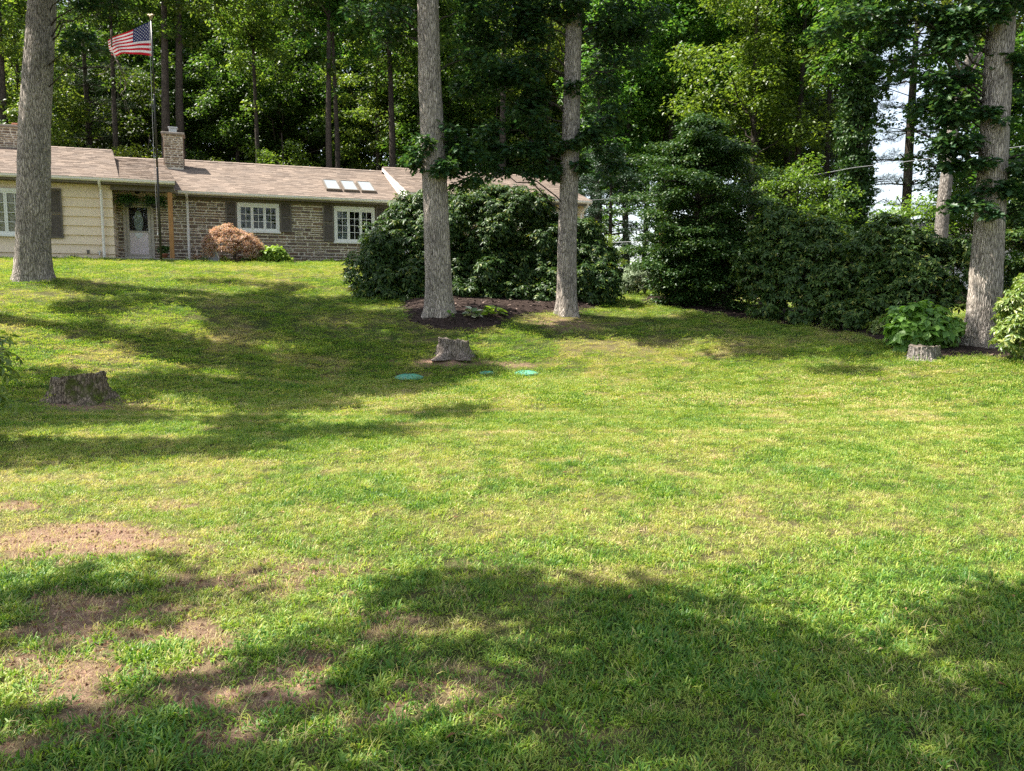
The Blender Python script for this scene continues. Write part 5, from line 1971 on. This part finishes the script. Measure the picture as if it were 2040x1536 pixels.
for s in (-1, 1):
    fin.hexa([(dx, -.02, hgt + .12), (dx + s * .11, -.01, hgt + .15), (dx + s * .11, .01, hgt + .15), (dx, .02, hgt + .12), (dx, -.02, hgt + .20), (dx + s * .13, -.01, hgt + .19), (dx + s * .13, .01, hgt + .19), (dx, .02, hgt + .20)])
fin.build('finial', M['gold'], fp, True)

fh = 1.13
ft = at(299, 44, 28.9)
fl = empty('flag', (ft[0], ft[1], ft[2]), 'American flag blowing left from the top of the black pole', 'flag')


def flagpt(s, t, off=0.0):
    """s along the fly 0..1, t down the hoist 0..1"""
    top = -.62 * s ** 1.05 + .03 * math.sin(s * 7)
    bot = -fh + .03 * math.sin(s * 6.0) + .10 * s
    z = top + (bot - top) * t
    y = .16 * math.sin(s * 6.5 + t * 1.6) * s + .10 * math.sin(s * 13 + t * 3) * s * t + off
    x = -1.50 * s - .05 * math.sin(t * 3) * s
    return (x, y, z)


ns, nstr = 40, 13
mbr, mbw, mbb = MB(), MB(), MB()
for j in range(nstr):
    for sub in range(2):
        t0, t1 = (j + sub / 2) / nstr, (j + (sub + 1) / 2) / nstr
        for i in range(ns):
            s0, s1 = i / ns, (i + 1) / ns
            tgt = mbr if j % 2 == 0 else mbw
            if j < 7 and s1 <= .405: tgt = mbb
            tgt.poly([flagpt(s0, t0), flagpt(s1, t0), flagpt(s1, t1), flagpt(s0, t1)])
for mb_, nm, mt in ((mbr, 'red_stripes', 'flag_red'), (mbw, 'white_stripes', 'flag_white'), (mbb, 'blue_field', 'flag_blue')):
    me = mb_.mesh(nm, True)
    bm = bmesh.new(); bm.from_mesh(me)
    bmesh.ops.remove_doubles(bm, verts=bm.verts, dist=.0005)
    bm.to_mesh(me); bm.free()
    link(nm, me, M[mt], fl)
st = MB()
for row in range(9):
    ncol = 6 if row % 2 == 0 else 5
    for c in range(ncol):
        s = (.4 / 12) * (2 * c + 1 + (row % 2))
        t = (7 / 13 / 10) * (row + 1)
        for off in (-.006, .006):
            n = len(st.v)
            for k in range(10):
                a = math.pi / 2 + k * math.pi / 5
                rr = .034 if k % 2 == 0 else .014
                st.v.append(flagpt(s + rr * math.cos(a) / 1.5, t - rr * math.sin(a) / fh, off))
            st.v.append(flagpt(s, t, off))
            for k in range(10):
                st.f.append((n + k, n + (k + 1) % 10, n + 10))
st.build('stars', M['flag_white'], fl)
MB().box(-.004, .03, -.012, .012, -fh - .01, .01).build('header', M['flag_white'], fl)

# dead hanging branch near the flag
rng = np.random.default_rng(131)
db = empty('dead_branch', tuple(at(222, 95, 24)), 'bare dead branch hanging below the flag', 'branch')
parts = []
o3 = at(222, 95, 24)
def q_(px, py): return at(px, py, 24 + rng.normal(0, .2)) - o3
chain = [q_(222, 60), q_(222, 95), q_(232, 120), q_(243, 145), q_(250, 172), q_(240, 190)]
for a, b, r0, r1 in zip(chain[:-1], chain[1:], (.025, .022, .02, .017, .014), (.022, .02, .017, .014, .006)):
    parts.append(limb(a, b, r0, r1, rng, 0, 4, 5))
for (a, b) in (((232, 118), (215, 130)), ((215, 130), (208, 146)), ((240, 150), (252, 230)), ((250, 172), (262, 150)), ((262, 150), (266, 165)), ((245, 160), (228, 185)), ((232, 125), (250, 150)), ((208, 146), (192, 150)), ((250, 200), (262, 235))):
    parts.append(limb(q_(*a), q_(*b), .014, .005, rng, 0, 4, 4))
link('branch', join_mesh('branch', parts, M['dead_twig']), None, db)

# ------------------------------------------------------------------ stumps
def stump(px, py, Y, r, h, label, seed, mat, tilt=(0, 0), roots=6, jag=.04, flare=.38):
    rng = np.random.default_rng(seed)
    c = at(px, py, Y)
    bz = H(c[0], c[1])
    root = empty('tree_stump', (c[0], c[1], bz), label, 'stump', 'old tree stumps left in the lawn')
    seg, nz = 72, 16
    a = np.linspace(0, 2 * math.pi, seg, endpoint=False)
    ph = rng.uniform(0, 6.28, 6)
    V = []
    edge = jag * (fbm(a * 3, a * 0, seed, 3) - .5) * 2 + tilt[0] * np.cos(a) + tilt[1] * np.sin(a)
    for j in range(nz):
        t = j / (nz - 1)
        z = -.08 + (h + .08 + edge) * t
        fl_ = flare * r * np.exp(-t * 4.2) * (1 + .8 * np.sin(roots * a + ph[0]) + .4 * np.sin(2 * a + ph[1]))
        rr = r * (1 + .05 * np.sin(3 * a + ph[2]) + .04 * np.sin(5 * a + ph[3])) + fl_
        rr = rr * (1 + .035 * np.sin(23 * a + 2 * np.sin(z * 9) + ph[4]) + .03 * rng.normal(size=seg)) * (1 - .05 * t)
        V.append(np.stack([rr * np.cos(a), rr * np.sin(a), z], 1))
    V = np.concatenate(V)
    id_ = np.arange(seg * nz).reshape(nz, seg)
    F = np.stack([id_[:-1], np.roll(id_[:-1], -1, 1), np.roll(id_[1:], -1, 1), id_[1:]], -1).reshape(-1, 4)
    me = np_mesh('bark', V, F, False)
    link('bark', me, M[mat], root)
    rim = V[-seg:]
    tv, tf = [], []
    rings = 6
    for k in range(rings):
        s = 1 - k / rings * .93
        p = rim * np.array([s * .985, s * .985, 1])
        p[:, 2] = rim[:, 2] * s + rim[:, 2].mean() * (1 - s) - .006 - .03 * (1 - s) + rng.normal(0, .008, seg)
        tv.append(p)
    tv = np.concatenate(tv)
    id_ = np.arange(seg * rings).reshape(rings, seg)
    tf = np.stack([id_[:-1], np.roll(id_[:-1], -1, 1), np.roll(id_[1:], -1, 1), id_[1:]], -1).reshape(-1, 4)
    link('cut_top', np_mesh('cut_top', tv, [tf, id_[-1][None]], False), M['cut_wood'], root)
    return root


M['cut_wood'] = simple('cut_wood', (.15, .125, .10), .9, .1, var=.4, nscale=14, bmp=.5)
stump(158, 803, 12.1, .37, .37, 'broad mossy stump on the left of the lawn', 141, 'stump_bark', (.06, -.02), 4, .05, .62)
stump(905, 704, 17.35, .33, .33, 'grey weathered stump below the pale oak and mulch bed', 142, 'stump_grey', (-.03, 0), 5, .05, .5)
stump(1838, 712, 15.9, .28, .24, 'small low grey stump in front of the hydrangea on the right', 143, 'grey_bark', (0, 0), 5, .04)

# septic lids
def lid(px, py, Y, r, hh, label):
    c = at(px, py, Y)
    root = empty('septic_lid', (c[0], c[1], H(c[0], c[1]) - .01), label, 'lid', 'green access lids in the lawn')
    MB().lathe([(r, 0), (r, .03), (r * .96, .035), (r * .93, .03), (r * .85, hh * .5), (r * .6, hh * .82), (r * .3, hh * .96), (.02, hh)], 36).build('cover', M['lid_green'], root, True)
    rb = MB()
    for k in range(8):
        a = k * math.pi / 4
        rb.tube([(r * .25 * math.cos(a), r * .25 * math.sin(a), hh * .985), (r * .6 * math.cos(a), r * .6 * math.sin(a), hh * .84), (r * .86 * math.cos(a), r * .86 * math.sin(a), hh * .5)], .009, 5)
    rb.build('ribs', M['lid_mark'], root)
    bl = MB()
    for k in range(6):
        a = k * math.pi / 3 + .3
        bl.lathe([(.014, 0), (.014, .012), (.004, .014)], 8, (r * .945 * math.cos(a), r * .945 * math.sin(a), .028))
    bl.build('bolts', M['steel'], root)


lid(815, 749, 16.0, .29, .085, 'leftmost green dome lid in the grass, the widest of three')
lid(970, 745, 16.3, .15, .05, 'smallest green lid in the grass, middle of the three')
lid(1048, 743, 16.4, .26, .08, 'rightmost green dome lid in the grass below the grey stump')

# ------------------------------------------------------------------ far right: neighbour house, wires, post
nx_, ny_ = wx(1800, 58), 58.0
nz_ = H(nx_, ny_)
nb = empty('neighbour_house', (nx_, ny_, nz_), 'white house glimpsed through the trees on the right', 'house', rz=-.25)
MB().box(-8, 8, 0, 7, -.5, 3.0).build('wall', M['white_siding'], nb)
MB().hexa([(-8.5, -.6, 3.0), (8.5, -.6, 3.0), (8.5, 7.6, 3.0), (-8.5, 7.6, 3.0), (-8.5, 3.4, 4.8), (8.5, 3.4, 4.8), (8.5, 3.6, 4.8), (-8.5, 3.6, 4.8)]).build('roof', M['flashing'], nb)
for k, xx in enumerate((-5.5, -1.5, 2.5, 6.0)):
    w_ = MB().box(xx - .6, xx + .6, -.04, .0, .8, 2.3).build('window', M['white_trim'], nb)
    MB().box(xx - .5, xx + .5, -.05, -.041, .9, 2.2).build('pane', M['dark_glass'], w_)


def wire(name, pts, r, label, sag=.3):
    P0 = [np.array(p) for p in pts]
    out = []
    for a, b in zip(P0[:-1], P0[1:]):
        for t in np.linspace(0, 1, 14):
            p = a + (b - a) * t
            p[2] -= sag * math.sin(math.pi * t)
            out.append(tuple(p))
    o = MB().tube(out, r, 6).build(name, M['wire'])
    tag(o, label, 'cable')


gx_, gy_ = hw(18.35, 1.7)
wire('overhead_cable', [(gx_, gy_, 5.72), at(1480, 371, 35), at(1700, 334, 32), at(2080, 285, 28)], .010, 'pale overhead cable running from the garage corner to the right', .03)
wire('thin_cable', [(*hw(18.35, 1.2), 3.9), at(1360, 474, 33)], .012, 'thin lower cable from the garage wall to the orange post', .05)
po = at(1318, 560, 32.5)
pz = H(po[0], po[1])
post = empty('wooden_post', (po[0], po[1], pz), 'orange-brown wooden post behind the dark layered evergreen', 'post')
MB().tube([(0, 0, -.2), (0, 0, at(1318, 468, 32.5)[2] - pz)], [.11, .10], 12).build('post_shaft', M['orange_wood'], post)
MB().box(-.13, .13, -.13, .13, at(1318, 468, 32.5)[2] - pz, at(1318, 465, 32.5)[2] - pz).build('post_cap', M['orange_wood'], post)

# ------------------------------------------------------------------ grass
def blade(vs, fs, base, az, length, width, bend, segs=3):
    """one curved blade; bend = how far it arches over"""
    d = np.array([math.cos(az), math.sin(az), 0])
    s = np.array([-math.sin(az), math.cos(az), 0])
    n = len(vs)
    p = np.array(base, float)
    el = math.pi / 2 - bend * .35
    for k in range(segs + 1):
        t = k / segs
        w = width * (1 - t ** 1.8) * .5
        if k < segs:
            vs += [p + s * w, p - s * w]
        else:
            vs.append(p.copy())
        e = el - bend * t
        p = p + (d * math.cos(e) + np.array([0, 0, 1]) * math.sin(e)) * length / segs
    for k in range(segs - 1):
        fs.append((n + 2 * k, n + 2 * k + 1, n + 2 * k + 3, n + 2 * k + 2))
    fs.append((n + 2 * segs - 2, n + 2 * segs - 1, n + 2 * segs))


def clump(name, rng, n, rad, length, width, bend, segs, mat):
    vs, fs = [], []
    for _ in range(n):
        a, r = rng.uniform(0, 6.28), rad * math.sqrt(rng.random())
        az = a + rng.normal(0, .7)
        blade(vs, fs, (r * math.cos(a), r * math.sin(a), -.004), az, length * rng.uniform(.55, 1.2), width * rng.uniform(.7, 1.2), bend * rng.uniform(.4, 1.3), segs)
    me = bpy.data.meshes.new(name)
    me.from_pydata([tuple(v) for v in vs], [], fs)
    me.materials.append(mat)
    o = bpy.data.objects.new(name, me)
    return o


def grass_mat():
    m, nt, N, L, P = new_mat('grass_blade')
    a = N.new('ShaderNodeAttribute')
    a.attribute_type = 'INSTANCER'
    a.attribute_name = 'tint'
    g = N.new('ShaderNodeNewGeometry')
    t = math_node(N, L, 'ADD', a.outputs['Fac'], math_node(N, L, 'MULTIPLY', math_node(N, L, 'SUBTRACT', g.outputs['Random Per Island'], .5), .5), True)
    r = ramp(N, [(0, (.06, .16, .018)), (.3, (.20, .31, .035)), (.55, (.33, .375, .065)), (.8, (.47, .42, .16)), (1, (.52, .41, .23))])
    L.new(t, r.inputs[0])
    L.new(r.outputs[0], P.inputs['Base Color'])
    P.inputs['Roughness'].default_value = .5
    P.inputs['Specular IOR Level'].default_value = .4
    tr = N.new('ShaderNodeBsdfTranslucent')
    L.new(mixc(N, L, 1.0, r.outputs[0], (1.5, 1.5, .8), 'MULTIPLY'), tr.inputs['Color'])
    mx = N.new('ShaderNodeMixShader')
    mx.inputs[0].default_value = .35
    L.new(P.outputs[0], mx.inputs[1])
    L.new(tr.outputs[0], mx.inputs[2])
    L.new(mx.outputs[0], N['Material Output'].inputs['Surface'])
    return m


GM = grass_mat()
rng = np.random.default_rng(151)
tcol = bpy.data.collections.new('grass_templates')
TEMPL = []
for k in range(4): TEMPL.append(clump('blade_fine', rng, 26, .045, .034, .0034, 2.1, 3, GM))        # 0-3 fine turf
for k in range(4): TEMPL.append(clump('blade_wide', rng, 15, .05, .046, .0075, 2.1, 3, GM))      # 4-7 broad-bladed tufts
for k in range(3): TEMPL.append(clump('blade_mid', rng, 40, .10, .032, .0065, 2.0, 2, GM))          # 8-10 mid distance
for k in range(3): TEMPL.append(clump('blade_far', rng, 80, .22, .034, .012, 1.8, 2, GM))          # 11-13 far
for k in range(2): TEMPL.append(clump('blade_straw', rng, 12, .07, .075, .0025, 2.6, 3, GM))       # 14-15 dead straw lying flat
for i, o in enumerate(TEMPL):
    o.name = 'grass_%02d' % i
    tcol.objects.link(o)

CIRC = [(-12.45, 21, .5), (-1.84, 20, .42), (1.46, 21.5, .34), (9.96, 17, .5)]
for (px, py, Y, r) in ((160, 802, 12.1, .46), (905, 704, 17.35, .42), (1838, 712, 15.9, .36), (815, 749, 16.0, .30), (970, 745, 16.3, .15), (1048, 743, 16.4, .27)):
    c = at(px, py, Y)
    CIRC.append((c[0], c[1], r))


def allowed(x, y):
    ok = ~inside(BED1, x, y) & ~inside(BED2, x, y) & ~inside(BED3, x, y)
    for (cx, cy_, r) in CIRC:
        ok &= (x - cx) ** 2 + (y - cy_) ** 2 > r * r
    u = (x - HX) * UX + (y - HY) * UY
    v = (x - HX) * VX + (y - HY) * VY
    ok &= ~((v < 1.35) & (u < 1.7)) & ~((v < .12) & (u < 10.3)) & ~((v < 1.25) & (u >= 10.3))
    ok &= ~((v < 1.66) & (u > -.72) & (u < 1.6))
    return ok


def scatter(y0, y1, dens, ids, smin, smax, seed, grow=0.0):
    rng = np.random.default_rng(seed)
    X0, X1 = -.70 * y1 - 4.5, .70 * y1 + 4.5
    n = int((X1 - X0) * (y1 - y0) * dens)
    x, y = rng.uniform(X0, X1, n), rng.uniform(y0, y1, n)
    k = (np.abs(x) < .70 * y + 4.2)
    x, y = x[k], y[k]
    k = allowed(x, y)
    x, y = x[k], y[k]
    bare, dry = ground_fields(x, y)
    k = rng.random(len(x)) > np.clip(bare * 1.25, 0, .96)
    x, y, bare, dry = x[k], y[k], bare[k], dry[k]
    lush = fbm(x * 1.4, y * 1.4, 77, 3)
    tint = np.clip(.215 + .06 * np.clip((y - 4.2) / 3, 0, 1) + dry * .54 + (fbm(x * 7, y * 7, 91, 3) - .5) * .55 - np.clip(lush - .5, 0, 1) * .5 + rng.normal(0, .07, len(x)), 0, 1)
    pick = np.array(ids)[rng.integers(0, len(ids), len(x))]
    if 4 in ids:
        # broad tufts where the turf is coarse (lower left) or lush
        pw = np.clip(.42 + (1.0 - x) * .10 + (lush - .5) * 2.2 + bare * .8, .15, .9) * np.clip((6.0 - y) / 2.5, .25, 1)
        pick = np.where(rng.random(len(x)) < pw, rng.integers(4, 8, len(x)), rng.integers(0, 4, len(x)))
        straw = (rng.random(len(x)) < .03 + dry * .10)
        pick = np.where(straw, rng.integers(14, 16, len(x)), pick)
        tint = np.where(straw, np.maximum(tint, .85), tint)
    s = rng.uniform(smin, smax, len(x)) * (1 - .25 * dry) * (1 + .35 * (lush - .5))
    P_ = np.stack([x, y, hz(x, y)], 1)
    rot = np.stack([rng.normal(0, .22, len(x)), rng.normal(0, .22, len(x)), rng.uniform(0, 6.28, len(x))], 1)
    return P_, rot, s, tint, pick


bands = [scatter(.4, 2.2, 500, list(range(8)), .7, 1.35, 6), scatter(2.2, 4.6, 1050, list(range(8)), .7, 1.35, 1), scatter(4.6, 7.6, 760, list(range(8)), .75, 1.4, 2), scatter(7.6, 11.5, 330, [8, 9, 10], .7, 1.3, 3),
         scatter(11.5, 18, 130, [8, 9, 10, 11, 12, 13], .9, 1.3, 4), scatter(18, 33, 50, [11, 12, 13], .8, 1.25, 5)]
# strands lying on the bare earth
rng = np.random.default_rng(9)
n = 6000
x, y = rng.uniform(-4.5, 3, n), rng.uniform(2.4, 6.5, n)
b_, d_ = ground_fields(x, y)
k = b_ > .35
x, y = x[k], y[k]
bands.append((np.stack([x, y, hz(x, y)], 1), np.stack([rng.normal(0, .15, len(x)), rng.normal(0, .15, len(x)), rng.uniform(0, 6.28, len(x))], 1), rng.uniform(.6, 1.1, len(x)), rng.uniform(.8, 1.0, len(x)), rng.integers(14, 16, len(x))))
lf = MB()
rng2 = np.random.default_rng(17)
for _ in range(110):
    y_ = 2.4 + 10 * rng2.random() ** 1.6
    x_ = rng2.uniform(-.66, .66) * y_
    z_ = H(x_, y_) + rng2.uniform(.012, .035)
    a_, l_ = rng2.uniform(0, 6.28), rng2.uniform(.01, .024)
    c_, s_ = math.cos(a_), math.sin(a_)
    t_ = rng2.uniform(-.012, .012)
    lf.poly([(x_ - c_ * l_, y_ - s_ * l_, z_ - t_), (x_ + s_ * l_ * .5, y_ - c_ * l_ * .5, z_ + .008), (x_ + c_ * l_, y_ + s_ * l_, z_ + t_), (x_ - s_ * l_ * .5, y_ + c_ * l_ * .5, z_ + .008)])
tag(lf.build('fallen_leaves', M['dry_leaf']), 'dry brown leaves fallen here and there on the lawn', 'leaves', kind='stuff')
cr = MB()
xx_, yy_ = rng2.uniform(-4.6, 2.5, 60000), rng2.uniform(2.4, 6.6, 60000)
bb_, _d = ground_fields(xx_, yy_)
sel = np.nonzero(bb_ > .4)[0][:5200]
zz_ = hz(xx_[sel], yy_[sel])
for x_, y_, z_ in zip(xx_[sel], yy_[sel], zz_):
    l_ = .003 + .014 * rng2.random() ** 3
    a_ = rng2.uniform(0, 2.1)
    p_ = [(x_ + l_ * math.cos(a_ + k * 2.094), y_ + l_ * math.sin(a_ + k * 2.094), z_) for k in range(3)]
    n_ = len(cr.v)
    cr.v += p_ + [(x_ + rng2.normal(0, .002), y_, z_ + l_ * rng2.uniform(.7, 1.3))]
    cr.f += [(n_, n_ + 1, n_ + 3), (n_ + 1, n_ + 2, n_ + 3), (n_ + 2, n_, n_ + 3)]
tag(cr.build('soil_crumbs', M['crumb']), 'crumbs of red-brown soil on the worn patches of the lawn', 'soil', kind='stuff')
GP = np.concatenate([b[0] for b in bands])
me = bpy.data.meshes.new('grass')
me.vertices.add(len(GP))
me.vertices.foreach_set('co', GP.astype(np.float32).ravel())
for nm, typ, arr, key in (('rot', 'FLOAT_VECTOR', np.concatenate([b[1] for b in bands]).astype(np.float32).ravel(), 'vector'), ('scl', 'FLOAT', np.concatenate([b[2] for b in bands]).astype(np.float32), 'value'),
                          ('tint', 'FLOAT', np.concatenate([b[3] for b in bands]).astype(np.float32), 'value'), ('pick', 'INT', np.concatenate([b[4] for b in bands]).astype(np.int32), 'value')):
    a_ = me.attributes.new(nm, typ, 'POINT')
    a_.data.foreach_set(key, arr)
grass = link('grass', me)
tag(grass, 'mown lawn grass with coarse tufts and dry straw', 'grass', kind='stuff')

ng = bpy.data.node_groups.new('grass_scatter', 'GeometryNodeTree')
ng.interface.new_socket('Geometry', in_out='INPUT', socket_type='NodeSocketGeometry')
ng.interface.new_socket('Geometry', in_out='OUTPUT', socket_type='NodeSocketGeometry')
gi, go = ng.nodes.new('NodeGroupInput'), ng.nodes.new('NodeGroupOutput')
iop = ng.nodes.new('GeometryNodeInstanceOnPoints')
ci = ng.nodes.new('GeometryNodeCollectionInfo')
ci.inputs['Collection'].default_value = tcol
ci.inputs['Separate Children'].default_value = True
ci.inputs['Reset Children'].default_value = True


def named(nm, typ):
    n = ng.nodes.new('GeometryNodeInputNamedAttribute')
    n.data_type = typ
    n.inputs['Name'].default_value = nm
    return n.outputs['Attribute']


ng.links.new(gi.outputs[0], iop.inputs['Points'])
ng.links.new(ci.outputs[0], iop.inputs['Instance'])
iop.inputs['Pick Instance'].default_value = True
ng.links.new(named('pick', 'INT'), iop.inputs['Instance Index'])
e2r = ng.nodes.new('FunctionNodeEulerToRotation')
ng.links.new(named('rot', 'FLOAT_VECTOR'), e2r.inputs[0])
ng.links.new(e2r.outputs[0], iop.inputs['Rotation'])
ng.links.new(named('scl', 'FLOAT'), iop.inputs['Scale'])
ng.links.new(iop.outputs[0], go.inputs[0])
md = grass.modifiers.new('scatter', 'NODES')
md.node_group = ng
print('grass instances', len(GP))
